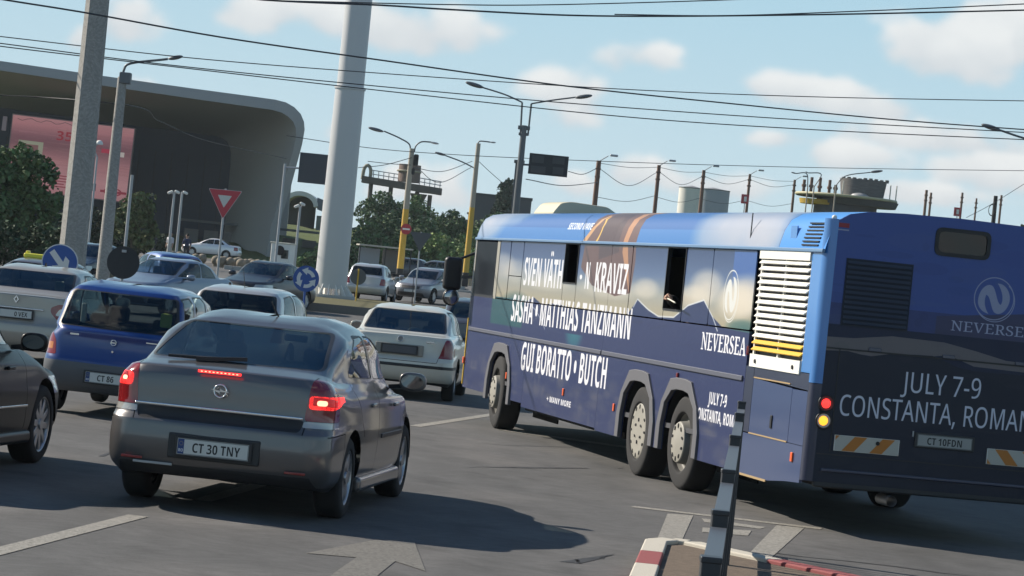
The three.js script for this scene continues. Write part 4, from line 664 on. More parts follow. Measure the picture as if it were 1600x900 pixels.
  function busWheel(u, v, dual, turn = 0) {
    const o = new THREE.Group(); o.name = 'wheel'; o.position.set(v, .482, -u); o.rotation.y = turn; bus.add(o); mesh('tyre', busTyre, M.rubber, o);
    if (dual) { mesh('rim', T([[0, .135], [.10, .135], [.2, .13], [.235, .138], [.29, .135], [.305, .12]]), rimPaint, o); mesh('rim_slot', holes(.262, .137, 12, .017), M.dark, o).userData.kind = 'stuff'; mesh('wheel_nut', holes(.12, .14, 6, .014), rimDark, o); }
    else { mesh('rim', T([[.20, .17], [.215, .16], [.225, .08], [.26, .03], [.29, .06], [.305, .12]]), std([.16, .155, .14], .6), o); const hub = mesh('hub', T([[0, .195], [.06, .195], [.10, .185], [.20, .18], [.212, .165], [.205, .15]]), rimPaint, o); mesh('hub_slot', holes(.168, .183, 10, .017), M.dark, hub); }
    return o;
  }
  busWheel(12.92, .16, 0, -.04); busWheel(5.72, .16, 1); busWheel(4.09, .18, 0, .03);
  for (const u of [12.9, 5.72, 4.09]) busWheel(u, 2.33, 1).rotation.y = Math.PI;
  for (const u of [12.9, 5.72, 4.09]) mesh('axle', new THREE.CylinderGeometry(.09, .09, 2.2, 10).rotateZ(Math.PI / 2).translate(1.25, .48, -u), M.dark, bus);
  mesh('engine_tray', box(1.9, .12, 3.0, 1.25, .44, -1.85), M.dark, bus); mesh('floor_pan', box(2.2, .18, 5.0, 1.25, .42, -9.2), M.dark, bus); mesh('exhaust', new THREE.CylinderGeometry(.05, .05, .3, 14, 1, true).rotateX(Math.PI / 2).translate(.85, .33, -.15), M.steel, bus);
  for (const [u, h] of [[12.26, .73], [9.11, .70], [6.71, .67], [3.38, .62], [.35, .63]]) mesh('side_reflector', rbox(.016, .085, .055, -.008, h, -u, .006), M.orange, bus);
  mesh('front_reflector', rbox(.03, .09, .06, -.014, .80, -15.0, .006), M.orange, bus); mesh('arch_lamp', rbox(.02, .05, .05, -.012, 1.16, -4.28, .008), M.redLens, bus);
  // rear fittings
  mesh('rear_seam', box(2.3, .014, .006, 1.25, 1.645, .001), M.black, bus); { const vt = new THREE.Group(); vt.name = 'rear_vent'; bus.add(vt); mesh('vent_back', box(.63, .60, .01, .52, 2.155, .003), std([.02, .026, .04], .8), vt); for (let i = 0; i < 13; i++) { const g = box(.60, .028, .006, 0, 0, 0); g.rotateX(-.5); g.translate(.52, 2.42 - i * .0445, .012); mesh('slat', g, std([.026, .034, .055], .6), vt); } }
  const lampAt = (v, h, m, lit, nm) => { const l = mesh(nm, new THREE.CylinderGeometry(.062, .066, .02, 24).rotateX(Math.PI / 2).translate(v, h, .008), m, bus); if (lit) mesh('lit_bulb', new THREE.SphereGeometry(.043, 16, 10).scale(1, 1, .3).translate(v - .004, h, .019), lit, l); };
  lampAt(.145, 1.15, M.redLens, M.redGlow, 'tail_lamp'); lampAt(.135, .995, M.clearLens, M.amberGlow, 'indicator_lamp'); lampAt(2.36, 1.15, M.redLens, M.redGlow, 'tail_lamp'); lampAt(2.36, .995, M.amberLens, null, 'indicator_lamp');
  const chev = (flip) => new THREE.MeshStandardMaterial({ roughness: .5, map: canvasTexture(256, 60, (c, W, Hh) => { c.fillStyle = '#aca99f'; c.fillRect(0, 0, W, Hh); c.fillStyle = '#b06c1e'; for (let i = -1; i < 3; i++) { const x = 28 + i * 112; c.beginPath(); if (flip) { c.moveTo(x, 0); c.lineTo(x + 50, 0); c.lineTo(x + 100, Hh); c.lineTo(x + 50, Hh); } else { c.moveTo(x + 50, 0); c.lineTo(x + 100, 0); c.lineTo(x + 50, Hh); c.lineTo(x, Hh); } c.fill(); } }) });  // board white and orange darkened, the shade of the bus rear in the print
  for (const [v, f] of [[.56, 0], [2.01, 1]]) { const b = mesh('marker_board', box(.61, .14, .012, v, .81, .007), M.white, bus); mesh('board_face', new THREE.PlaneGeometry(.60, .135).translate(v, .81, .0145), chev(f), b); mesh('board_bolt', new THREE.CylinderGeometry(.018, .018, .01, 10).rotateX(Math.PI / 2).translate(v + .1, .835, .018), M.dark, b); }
  plate(bus, 'CT 10FDN', 1.29, .90, .008, .52, .105, 0, 0, false, .42); mesh('rear_handle', box(.012, .05, .012, .985, .95, .01), M.steel, bus);  // plate colour dimmed to hold the shade at the back of the bus
  mesh('rear_bumper', rbox(2.3, .07, .05, 1.25, .435, -.03, .02), M.plastic, bus);
  for (const v of [.225, 2.275]) mesh('rear_seam', box(.01, .92, .005, v, 1.18, .001), M.black, bus); mesh('rear_seam', box(2.3, .01, .005, 1.25, .70, .001), M.black, bus); for (const v of [.55, 1.25, 1.95]) mesh('hinge', rbox(.12, .035, .02, v, 1.665, .006, .006), navy, bus); for (const v of [.145, 2.36]) for (const h of [1.15, .995]) mesh('lamp_bezel', new THREE.TorusGeometry(.07, .009, 8, 28).translate(v - (h < 1 && v < 1 ? .01 : 0), h, .014), M.black, bus); mesh('bumper_lip', rbox(2.2, .03, .03, 1.25, .56, .004, .01), navy, bus);
  // roof box, mirrors
  mesh('air_conditioner', extrude(roundPoly([[.62, 2.9], [.72, 3.04], [.85, 3.07], [1.35, 3.05], [1.62, 2.9]], .04), 1.1, [], .02).translate(0, 0, -14.3), std([.50, .46, .33], .6), bus);
  { const mr = new THREE.Group(); mr.name = 'wing_mirror'; mr.position.set(-.26, 1.98, -15.15); bus.add(mr); mesh('housing', rbox(.26, .46, .13, 0, 0, 0, .06, 4), M.black, mr); mesh('lower_mirror', new THREE.SphereGeometry(.12, 18, 12).scale(1, 1, .5).translate(.0, -.33, .02), M.black, mr); mesh('mirror_glass', new THREE.SphereGeometry(.10, 18, 12).scale(1, 1, .25).translate(0, -.33, .07), M.mirror, mr); mesh('mirror_arm', [bar([.1, .22, -.02], [.3, .32, 0], .018), bar([0, -.2, 0], [0, -.34, 0], .02)], M.black, mr); }
  for (let i = 0; i < 6; i++) { const u = 3.3 + i * 1.5; mesh('passenger_seat', [rbox(.9, .55, .1, .62, 1.45, -u, .04), rbox(.9, .12, .4, .62, 1.15, -u - .2, .04)], std([.06, .04, .05], .9), bus); }
}
// ---------------------------------------------------------------- guard rail on the refuge
{
  const A = [0.44, 6.0], B = [1.93, 23.4], N = 6, at = (t, h, dx = 0) => [A[0] + (B[0] - A[0]) * t + dx, h, -(A[1] + (B[1] - A[1]) * t)];
  const f = thing('guard_rail', 'black metal guard rail with square posts running along the paved refuge', 'railing', [0, 0, 0]);
  const iron = std([.035, .037, .042], .45, .2), posts = [-.02, .16, .275, .43, .635, .84, .985];
  posts.forEach((t) => { const p = at(t, 0); mesh('post', rbox(.06, 1.07, .07, p[0], .10 + .535, p[2], .006), iron, f); mesh('post_cap', rbox(.066, .02, .076, p[0], 1.175, p[2], .005), iron, f); });
  for (let i = 0; i < N; i++) { const a = posts[i] + .004, b = posts[i + 1] - .004; mesh('top_rail', beam(at(a, 1.10), at(b, 1.10), .06, .05), std([.075, .084, .10], .45, .2), f); mesh('lower_rail', beam(at(a, .30), at(b, .30), .04, .04), iron, f); const n = Math.round((b - a) * 17.4 / .15); for (let k = 1; k < n; k++) { const p = at(a + (b - a) * k / n, 0); mesh('bar', box(.018, .78, .018, p[0], .69, p[2]), iron, f); } }  // top rails in paler blue-grey iron, their lit look put into the colour
}
// ---------------------------------------------------------------- poles, lamps, signs
const poleMat = std([.42, .42, .41], .6, .1), darkSteel = std([.13, .14, .15], .5, .4), rust = std([.17, .10, .07], .8);
const down = (p, y) => [p[0], y, p[2]];
function lampHead(p, q, name, parent, mat = darkSteel) { // a cobra head from p to q
  const d = V(q).sub(V(p)), l = d.length(), g = new THREE.SphereGeometry(1, 14, 10).scale(.11 * l / .8 + .04, .07 * l / .8 + .02, l / 2); g.applyMatrix4(new THREE.Matrix4().lookAt(V(q), V(p), new THREE.Vector3(0, 1, 0))); return mesh(name, g.translate((p[0] + q[0]) / 2, (p[1] + q[1]) / 2, (p[2] + q[2]) / 2), mat, parent);
}
function local(o, p) { return [p[0] - o.position.x, p[1] - o.position.y, p[2] - o.position.z]; }
function post(name, label, cat, base, top, r0, r1, mat, n = 12, group) { const o = thing(name, label, cat, base, 0, group); const g = cyl(r0, r1, top - base[1], 0, 0, 0, n), q = g.attributes.uv; for (let i = 0; i < q.count; i++) q.setXY(i, q.getX(i), q.getY(i) * (top - base[1])); mesh('pole', g, mat, o); return o; }
const concreteMap = noiseTexture(256, [[3, .5, 4], [12, .4, 9]], (n, r) => { const c = .82 + .12 * n + .08 * (r - .5); return [c, c * .99, c * .97]; }); concreteMap.repeat.set(.5, .5);
M.pole = std([.46, .455, .44], .85, 0, { map: concreteMap });
{ const o = thing('concrete_pole', 'thick square concrete pole rising past the blue arrow sign', 'pole', [-9.08, 0.09, -60.00]); const g = new THREE.CylinderGeometry(.205, .30, 11, 8).rotateY(.25).translate(0, 5.5, 0); { const q = g.attributes.uv; for (let i = 0; i < q.count; i++) q.setXY(i, q.getX(i) * 2, q.getY(i) * 11); } mesh('pole', g.toNonIndexed(), M.pole, o); o.children[0].geometry.computeVertexNormals(); mesh('footing', box(.9, .2, .9, 0, .1, 0), M.concrete, o); }
{ const b = [-10.66, 0.23, -76.00], o = post('street_lamp', 'slim concrete lamp post with one bent arm before the hall', 'lamp', b, 6.25, .19, .12, M.pole); const p = local(o, [-10.70, 6.04, -76.00]), q = local(o, [-10.63, 6.58, -76.00]), e = local(o, [-9.53, 6.84, -76.00]), h = local(o, [-9.14, 6.95, -76.00]);
  mesh('lamp_arm', tube([p, [q[0], q[1] - .1, q[2]], [q[0] + .05, q[1], q[2]], e], .035, 30), darkSteel, o); lampHead(e, h, 'lamp_head', o); mesh('clamp', rbox(.3, .3, .3, .08, 6.0, 0, .03), darkSteel, o); }
{ // the big steel mast with its bolted foot
  const b = [-6.88, 0.55, -110.80], o = thing('steel_mast', 'huge round grey steel mast on the roundabout island', 'pole', [b[0], b[1] + .16, b[2]]);
  const steel = std([.50, .51, .52], .5, .35); mesh('mast_tube', cyl(.62, .56, 7.6, 0, .3, 0, 40), steel, o); mesh('mast_collar', cyl(.60, .60, .1, 0, 7.9, 0, 40), steel, o); mesh('upper_tube', cyl(.52, .5, 8, 0, 8, 0, 40), steel, o); mesh('foot_plate', cyl(.98, .98, .06, 0, 0, 0, 32), std([.42, .41, .38], .7), o); mesh('plinth', cyl(1.05, 1.02, .16, 0, -.15, 0, 32), M.concrete, o);
  for (let i = 0; i < 16; i++) { const g = extrude([[.60, .05], [.94, .05], [.62, .46]], .03).rotateY(i / 16 * Math.PI * 2); mesh('gusset', g, M.white, o); } }
{ const b = [-0.16, 0.63, -120.00], o = post('twin_lamp_mast', 'grey mast with two raised lamp arms and a road sign board, behind the bus', 'lamp', b, [-0.14, 8.40, -120.00][1], .17, .12, darkSteel);
  mesh('bracket', [rbox(.5, .16, .16, 0, [-0.13, 8.30, -120.00][1] - b[1], 0, .02), rbox(.4, .12, .12, 0, [-0.10, 8.04, -120.00][1] - b[1], 0, .02)], darkSteel, o); 
  mesh('riser', bar(local(o, [-0.28, 7.97, -120.00]), local(o, [-0.34, 9.34, -120.00]), .04), darkSteel, o); mesh('riser', bar(local(o, [0.03, 8.00, -120.00]), local(o, [0.04, 9.32, -120.00]), .04), darkSteel, o); mesh('lamp_arm', tube([local(o, [-0.34, 9.34, -120.00]), local(o, [-1.05, 9.58, -120.00]), local(o, [-2.08, 9.80, -120.00])], .035, 20), darkSteel, o); mesh('lamp_arm', tube([local(o, [0.04, 9.32, -120.00]), local(o, [0.81, 9.53, -120.00]), local(o, [1.85, 9.77, -120.00])], .035, 20), darkSteel, o); lampHead(local(o, [-1.97, 9.78, -120.00]), local(o, [-2.76, 9.94, -120.00]), 'lamp_head', o); lampHead(local(o, [1.80, 9.74, -120.00]), local(o, [2.52, 9.91, -120.00]), 'lamp_head', o);
  const s = mesh('sign_board', rbox(1.62, .86, .05, local(o, [0.99, 6.87, -120.00])[0], local(o, [0.99, 6.87, -120.00])[1], .05, .01), std([.03, .034, .04], .6), o); for (const [x, y, w, h] of [[-.45, .2, .5, .3], [.4, .22, .5, .28], [-.4, -.22, .6, .28], [.42, -.2, .45, .3]]) mesh('board_panel', box(w, h, .02, local(o, [0.99, 6.87, -120.00])[0] + x, local(o, [0.99, 6.87, -120.00])[1] + y, .085), std([.07, .075, .08], .7), s); mesh('sign_arm', bar([0, local(o, [0.02, 6.78, -120.00])[1], 0], [local(o, [0.99, 6.87, -120.00])[0], local(o, [0.99, 6.87, -120.00])[1], 0], .04), darkSteel, o); }
const yellowPaint = std([.58, .36, .05], .7), poleGrey = std([.38, .34, .27], .85);
function yellowPole(label, base, top, arms, d) { const o = thing('yellow_pole', label, 'pole', base); const h = top - base[1]; mesh('lower_pole', cyl(.22, .19, h * .55, 0, 0, 0, 14), yellowPaint, o); mesh('upper_pole', cyl(.19, .15, h * .45, 0, h * .55, 0, 14), poleGrey, o); mesh('pole_foot', cyl(.24, .24, .9, 0, 0, 0, 14), M.black, o); return o; }
{ const o = yellowPole('yellow pole with two lamp arms and a no entry sign', [-6.96, 1.16, -179.00], [-6.96, 9.48, -179.00][1]); mesh('lamp_arm', tube([local(o, [-7.05, 9.24, -179.00]), local(o, [-7.14, 9.70, -179.00]), local(o, [-7.76, 10.03, -179.00]), local(o, [-8.78, 10.37, -179.00])], .05, 24), darkSteel, o); lampHead(local(o, [-8.78, 10.33, -179.00]), local(o, [-9.79, 10.50, -179.00]), 'lamp_head', o); mesh('lamp_arm', tube([local(o, [-6.81, 9.26, -179.00]), local(o, [-6.74, 9.66, -179.00]), local(o, [-6.45, 9.93, -179.00]), local(o, [-5.82, 9.99, -179.00])], .05, 24), darkSteel, o); lampHead(local(o, [-5.90, 9.98, -179.00]), local(o, [-5.34, 9.92, -179.00]), 'lamp_head', o, M.galvanised); mesh('insulator', [rbox(.3, .7, .3, local(o, [-6.65, 8.80, -179.00])[0], local(o, [-6.65, 8.80, -179.00])[1], 0, .08), rbox(.25, .4, .25, local(o, [-6.78, 8.08, -179.00])[0], local(o, [-6.78, 8.08, -179.00])[1], 0, .08)], M.dark, o);
  const ns = new THREE.Group(); ns.name = 'no_entry_sign'; const p = local(o, [-6.82, 4.51, -179.00]); ns.position.set(p[0], p[1], .3); o.add(ns); mesh('sign_disc', new THREE.CylinderGeometry(.33, .33, .03, 28).rotateX(Math.PI / 2), std([.40, .03, .04], .5), ns); mesh('sign_bar', box(.44, .10, .02, 0, 0, .02), M.white, ns); }
{ const o = yellowPole('yellow pole with one short lamp arm beside the bus front', [-3.27, 1.35, -200.00], [-3.35, 11.16, -200.00][1]); mesh('lamp_arm', tube([local(o, [-3.34, 11.07, -200.00]), local(o, [-3.23, 11.30, -200.00]), local(o, [-2.83, 11.34, -200.00]), local(o, [-2.48, 11.33, -200.00])], .05, 20), darkSteel, o); lampHead(local(o, [-2.52, 11.33, -200.00]), local(o, [-2.08, 11.33, -200.00]), 'lamp_head', o, M.galvanised); mesh('lamp_arm', tube([local(o, [-3.44, 9.47, -200.00]), local(o, [-4.27, 9.79, -200.00]), local(o, [-5.45, 10.11, -200.00])], .05, 20), darkSteel, o); lampHead(local(o, [-5.41, 10.12, -200.00]), local(o, [-6.21, 10.26, -200.00]), 'lamp_head', o); }
// signs
function triangleSign(label, base, c, size, back, yaw = 0) {
  const o = thing('give_way_sign', label, 'sign', base), p = local(o, c); mesh('pole', cyl(.032, .032, p[1] + .3, 0, 0, 0, 10), M.galvanised, o); const s = new THREE.Group(); s.name = 'sign_plate'; s.position.set(0, p[1], .05); s.rotation.y = yaw; o.add(s);
  const tri = (r) => roundPoly([[-r * .866, r * .5], [r * .866, r * .5], [0, -r]], .04 * r * 2), R = size / 1.732;
  if (back) { mesh('plate', extrude(tri(R), .012), std([.09, .095, .10], .6), s); mesh('brace', box(R, .04, .03, 0, .1, -.02), M.galvanised, s); }
  else { mesh('plate', extrude(tri(R), .012), std([.60, .52, .50], .5), s); mesh('red_border', extrude(tri(R * .955), .004, [roundPoly([[-R * .36, R * .21], [R * .36, R * .21], [0, -R * .42]].map(([a, b]) => [a, b]), .02)]).translate(0, 0, .0125), std([.50, .045, .06], .45), s); mesh('white_centre', extrude(roundPoly([[-R * .36, R * .21], [R * .36, R * .21], [0, -R * .42]], .02), .003).translate(0, 0, .0125), std([.62, .60, .54], .5), s); }
  return o;
}
triangleSign('red and white give way triangle on a thin post ahead of the silver hatchback', [-7.99, 0.26, -79.00], [-7.95, 3.39, -79.00], .93, 0, -.08);
triangleSign('dark back of a triangular sign on a grey post near the yellow pole', [-3.98, 0.64, -121.00], [-3.90, 3.33, -121.00], .92, 1);
function discSign(name, label, base, c, r, face, yaw = 0, postMat = M.galvanised) { const o = thing(name, label, 'sign', base), p = local(o, c); mesh('pole', cyl(.032, .032, p[1] + r, 0, 0, 0, 10), postMat, o); const s = new THREE.Group(); s.name = 'sign_plate'; s.position.set(0, p[1], .05); s.rotation.y = yaw; o.add(s); face(s, r); return o; }
const disc = (r, z, m, name, s, t = .01) => mesh(name, new THREE.CylinderGeometry(r, r, t, 40).rotateX(Math.PI / 2).translate(0, 0, z), m, s), signBlue = std([.015, .075, .30], .4), signWhite = std([.62, .63, .62], .5);
discSign('keep_right_sign', 'blue round sign with a white arrow pointing down to the right', [-7.76, 0.01, -50.00], [-7.68, 1.51, -50.00], .315, (s, r) => { disc(r, 0, signWhite, 'plate', s); disc(r * .94, .006, signBlue, 'blue_face', s); mesh('arrow', extrude([[-.05, .24], [.05, .24], [.05, -.03], [.14, .03], [.15, -.07], [0, -.22], [-.15, -.07], [-.14, .03], [-.05, -.03]], .004).rotateZ(.70).translate(0, 0, .012), signWhite, s); });
discSign('roundabout_sign', 'blue round sign with three white circling arrows before the steel mast', [-5.51, 0.25, -78.00], [-5.43, 1.48, -78.00], .35, (s, r) => { disc(r, 0, signBlue, 'plate', s); for (let k = 0; k < 3; k++) { const a0 = k * 2.094 + .3, arc = []; for (let i = 0; i <= 10; i++) { const a = a0 + i / 10 * 1.15; arc.push([.25 * Math.cos(a), .25 * Math.sin(a)]); } for (let i = 10; i >= 0; i--) { const a = a0 + i / 10 * 1.15; arc.push([.155 * Math.cos(a), .155 * Math.sin(a)]); } mesh('arrow', extrude(arc, .004).translate(0, 0, .006), signWhite, s); const e = a0 + 1.15, hd = [[.31, 0], [.10, 0], [.205, .16]].map(([x, y]) => [x * Math.cos(e) - y * Math.sin(e), x * Math.sin(e) + y * Math.cos(e)]); mesh('arrow_head', extrude(hd, .004).translate(0, 0, .0062), signWhite, s); } }, 0, signBlue);
discSign('round_sign_back', 'black back of a large round sign on a galvanised post by the lamp post', [-8.55, 0.13, -64.00], [-8.48, 1.52, -64.00], .36, (s, r) => { disc(r, 0, std([.03, .033, .037], .8), 'plate', s); mesh('clamp', rbox(.1, .06, .06, 0, .25, .02, .01), M.galvanised, s); }).children[0].scale.set(1.1, 1.9, 1.1);
discSign('island_post_sign', 'grey back of a round sign on a yellow post beside the steel mast', [-5.72, 0.52, -108.00], [-5.57, 1.56, -108.00], .30, (s, r) => { disc(r, -.08, std([.10, .105, .11], .6), 'plate', s); }, 0, yellowPaint);
// thin posts in front of the hall
function cameraPost(label, base, top, heads, h) { const o = post('camera_post', label, 'camera post', base, top, .09, .07, M.galvanised, 10, 'camera posts before the hall'); for (const [x, y, z] of heads) { mesh('camera_head', rbox(.34, .16, .2, 0, 0, 0, .07).rotateZ(x < 0 ? .5 : -.4).translate(x * .8, h + y, z), M.white, o); mesh('camera_bracket', bar([0, h - .1, 0], [x, h + y, z], .03), M.galvanised, o); } return o; }
cameraPost('white camera heads on a thin post behind the man in white', [-20.40, 1.10, -172.00], [-20.31, 5.25, -172.00][1], [[-.3, 0, 0], [.22, .05, .05]], [-20.31, 5.25, -172.00][1] - 1.15);
cameraPost('single camera head on the thinner of two posts before the dark wall', [-20.87, 1.17, -180.00], [-20.86, 5.44, -180.00][1], [[.25, 0, 0]], [-20.86, 5.44, -180.00][1] - 1.2);
cameraPost('white camera heads on a dark post beside the kiosk', [-12.77, 1.08, -170.00], [-12.74, 5.11, -170.00][1], [[-.25, 0, 0], [.15, .15, 0]], [-12.74, 5.11, -170.00][1] - 1.1);
{ const o = post('globe_lamp', 'small park lamp seen before the pink screen', 'lamp', [-21.93, 0.90, -150.00], [-22.06, 6.22, -150.00][1], .06, .05, M.galvanised); mesh('lamp_arm', tube([[0, local(o, [-22.06, 6.22, -150.00])[1], 0], local(o, [-22.13, 6.64, -150.00]), local(o, [-21.96, 6.89, -150.00])], .04, 14), M.galvanised, o); mesh('lamp_bowl', new THREE.SphereGeometry(.2, 14, 8, 0, 7, 0, 1.7).translate(...local(o, [-21.89, 6.89, -150.00])), M.white, o); }
{ const b = [-12.26, 0.90, -150.00], o = post('sign_mast', 'thin mast carrying a dark blank board beside the hall', 'sign', b, [-12.15, 6.84, -150.00][1], .07, .06, M.galvanised); mesh('board', rbox(1.98, 1.55, .06, local(o, [-10.55, 6.73, -150.00])[0], local(o, [-10.55, 6.73, -150.00])[1], 0, .01), std([.055, .06, .07], .6), o); mesh('board_arm', bar([0, local(o, [-12.13, 6.64, -150.00])[1], -.1], [local(o, [-10.55, 6.73, -150.00])[0], local(o, [-10.55, 6.73, -150.00])[1], -.1], .05), M.galvanised, o); }
{ const o = post('street_lamp', 'street lamp leaning its arm in from beyond the bus rear', 'lamp', [18.80, 0.45, -100.00], [17.89, 8.33, -100.00][1], .14, .1, poleMat); mesh('lamp_arm', tube([[0, local(o, [17.89, 8.33, -100.00])[1], 0], local(o, [16.98, 8.59, -100.00]), local(o, [16.10, 8.79, -100.00])], .04, 16), darkSteel, o); lampHead(local(o, [16.17, 8.77, -100.00]), local(o, [15.47, 8.92, -100.00]), 'lamp_head', o); }
// line of timber poles beyond the bus
const line = [[934, 180, 251, 7], [1028, 205, 258, 6], [1098, 225, 266, 6], [1170, 245, 272, 5], [1240, 262, 281, 5], [1446, 280, 297, 6], [1453, 285, 301, 5], [1502, 300, 301, 5], [1524, 310, 310, 4], [1554, 260, 306, 9], [1563, 300, 305, 5]];
const heads = [[4.57, 9.92, -180.00], [9.45, 11.13, -205.00], [13.86, 11.98, -225.00], [18.98, 12.93, -245.00], [24.36, 13.58, -262.00], [38.74, 14.65, -280.00], [39.90, 14.67, -285.00], [45.21, 15.66, -300.00], [48.27, 15.66, -310.00], [42.17, 13.84, -260.00], [49.24, 15.80, -300.00]];
const poleLabels = ['tall timber lamp pole next to the dark sign board of the twin lamp mast', 'timber lamp pole between the dark sign board and the white tank', 'timber lamp pole standing in front of the storage tanks', 'timber lamp pole beside the red and white notice board', 'timber lamp pole just before the round tower', 'timber pole of a close pair above the bus rear', 'timber pole of a close pair above the bus rear', 'thin timber pole beside the small red notice board over the bus rear', 'shortest thin timber pole over the bus rear', 'stout dark timber pole with coiled cable behind the bus rear', 'thin brown timber pole touching the stout dark pole'];
line.forEach(([px, d, py, w], i) => { const [x, y, z] = heads[i], b = [x, rise(d), z]; const o = post('timber_pole', poleLabels[i], 'pole', b, y, .14 * w / 6 + .03, .10 * w / 6 + .03, i === 9 ? M.dark : rust, 8, 'timber poles behind the bus'); for (const k of [.5, 1.0]) mesh('insulator', rbox(.34, .14, .2, .0, y - b[1] - k, 0, .05), rust, o); if (i < 5) mesh('lamp_arm', [bar([0, y - b[1] - .05, 0], [.55, y - b[1] + .35, 0], .03), rbox(.5, .14, .2, .9, y - b[1] + .40, 0, .06)], M.galvanised, o); if (i === 9) mesh('cable_coil', new THREE.TorusGeometry(.5, .05, 6, 20).scale(.6, 1, 1).translate(-.25, y - b[1] - 1.3, .2), M.dark, o); });
// ---------------------------------------------------------------- overhead wires
const wireMat = std([.03, .033, .038], .6);
function wire(label, pts, r, group) { const o = mesh('overhead_wire', tube(pts, r, 60, 5), wireMat); tag(o, label, 'wire', group); }
wire('thickest overhead cable slanting down across the sky from the concrete pole to the right', [[-7.53, 4.99, -38.00], [-6.93, 4.95, -38.00], [-6.10, 4.97, -39.00], [-4.47, 4.97, -41.00], [-2.26, 5.08, -44.00], [0.38, 5.18, -47.00], [3.58, 5.43, -51.00], [7.07, 5.71, -55.00], [10.86, 6.00, -58.00]], .0125);
wire('thin overhead wire just under the thickest cable, levelling out to the right', [[-11.81, 5.94, -60.00], [-11.01, 5.93, -60.00], [-7.24, 6.01, -62.00], [-3.27, 6.22, -64.00], [1.92, 6.53, -66.00], [6.43, 6.93, -68.00], [13.03, 7.59, -70.00]], .011);
wire('upper wire of the parallel pair running below the twin lamp arms', [[-11.79, 5.81, -60.00], [-10.99, 5.79, -60.00], [-7.98, 5.82, -62.00], [-3.24, 5.93, -64.00], [1.39, 6.11, -66.00], [6.48, 6.38, -68.00], [13.11, 6.79, -70.00]], .012, 'parallel trolley wires');
wire('lower wire of the parallel pair running below the twin lamp arms', [[-11.79, 5.76, -60.00], [-10.99, 5.73, -60.00], [-7.21, 5.78, -62.00], [-3.23, 5.84, -64.00], [2.23, 5.92, -66.00], [6.50, 6.17, -68.00], [13.12, 6.63, -70.00]], .012, 'parallel trolley wires');
wire('thick cable along the very top of the sky sagging over the bus', [[-3.90, 5.12, -36.00], [-3.44, 5.11, -36.00], [-1.97, 5.28, -37.00], [-1.19, 5.40, -38.00], [0.72, 5.69, -40.00], [3.85, 6.20, -42.00], [8.05, 6.89, -44.00]], .0125);
wire('cable crossing the thick top cable and rising to the right', [[1.08, 5.93, -42.00], [2.57, 6.06, -42.00], [4.77, 6.44, -43.00], [8.04, 7.00, -44.00]], .009);
wire('short cable leaving the top of the sky above the twin lamps', [[-3.71, 5.46, -40.00], [-1.29, 5.74, -41.00], [-0.08, 5.95, -42.00], [2.65, 6.39, -43.00], [4.37, 6.74, -44.00]], .009);
wire('long low wire strung past the sign mast to the far poles', [[-13.97, 9.12, -170.00], [-9.25, 8.97, -172.00], [-4.62, 9.18, -175.00], [4.81, 9.90, -180.00], [18.42, 11.27, -190.00], [37.69, 13.30, -200.00]], .022);
wire('dark wire sagging across the mouth of the hall', [[-14.50, 5.54, -78.00], [-13.13, 5.61, -78.00], [-10.88, 5.55, -76.00], [-12.59, 6.22, -100.00], [-14.01, 6.82, -130.00], [-12.21, 7.10, -150.00]], .014);
{ const sag = (a, b, s) => [a, [(a[0] + b[0]) / 2, (a[1] + b[1]) / 2 - s, (a[2] + b[2]) / 2], b]; const H = heads.map((p) => [p[0], p[1] - .45, p[2]]);
  const spans = ['between the sign board and the first gap', 'up to the storage tanks', 'from the tanks to the notice board', 'from the notice board to the round tower']; for (let i = 0; i < 4; i++) { wire('deep sagging pole wire ' + spans[i], sag(H[i], H[i + 1], [1.05, .8, .5, .4][i]), .02, 'wires between the timber poles'); wire('tight top pole wire ' + spans[i], [[H[i][0], H[i][1] + .3, H[i][2]], [H[i + 1][0], H[i + 1][1] + .3, H[i + 1][2]]].flatMap((p, k, l) => k ? [p] : [p, [(p[0] + l[1][0]) / 2, (p[1] + l[1][1]) / 2 - .15, (p[2] + l[1][2]) / 2]]), .018, 'wires between the timber poles'); wire('low slack pole wire ' + spans[i], sag([H[i][0], H[i][1] - 1.8, H[i][2]], [H[i + 1][0], H[i + 1][1] - 1.7, H[i + 1][2]], .35), .018, 'wires between the timber poles'); }
  wire('wire from the stout dark pole up past the bus rear', [[38.22, 11.28, -250.00], [41.89, 13.24, -258.00], [47.05, 16.93, -262.00]], .025);
  for (const [p, q, m] of [[[-6.78, 8.55, -179.00], [-3.60, 9.42, -199.00], [-5.44, 7.85, -188.00]], [[-9.62, 7.68, -170.00], [-6.90, 8.93, -179.00], [-8.34, 8.12, -174.00]], [[-9.10, 8.10, -170.00], [-6.89, 8.46, -179.00], [-8.01, 8.27, -175.00]], [[-6.76, 8.32, -179.00], [-3.56, 9.86, -199.00], [-5.27, 8.57, -188.00]], [[-3.23, 10.02, -200.00], [-1.16, 8.63, -205.00], [-2.36, 9.43, -203.00]], [[2.60, 8.67, -170.00], [4.54, 9.48, -180.00], [3.63, 8.84, -176.00]], [[0.13, 6.24, -121.00], [4.63, 8.57, -180.00], [2.10, 7.13, -150.00]]]) wire('short span wire hung from the yellow poles', [p, m, q], .022, 'span wires at the yellow poles'); }
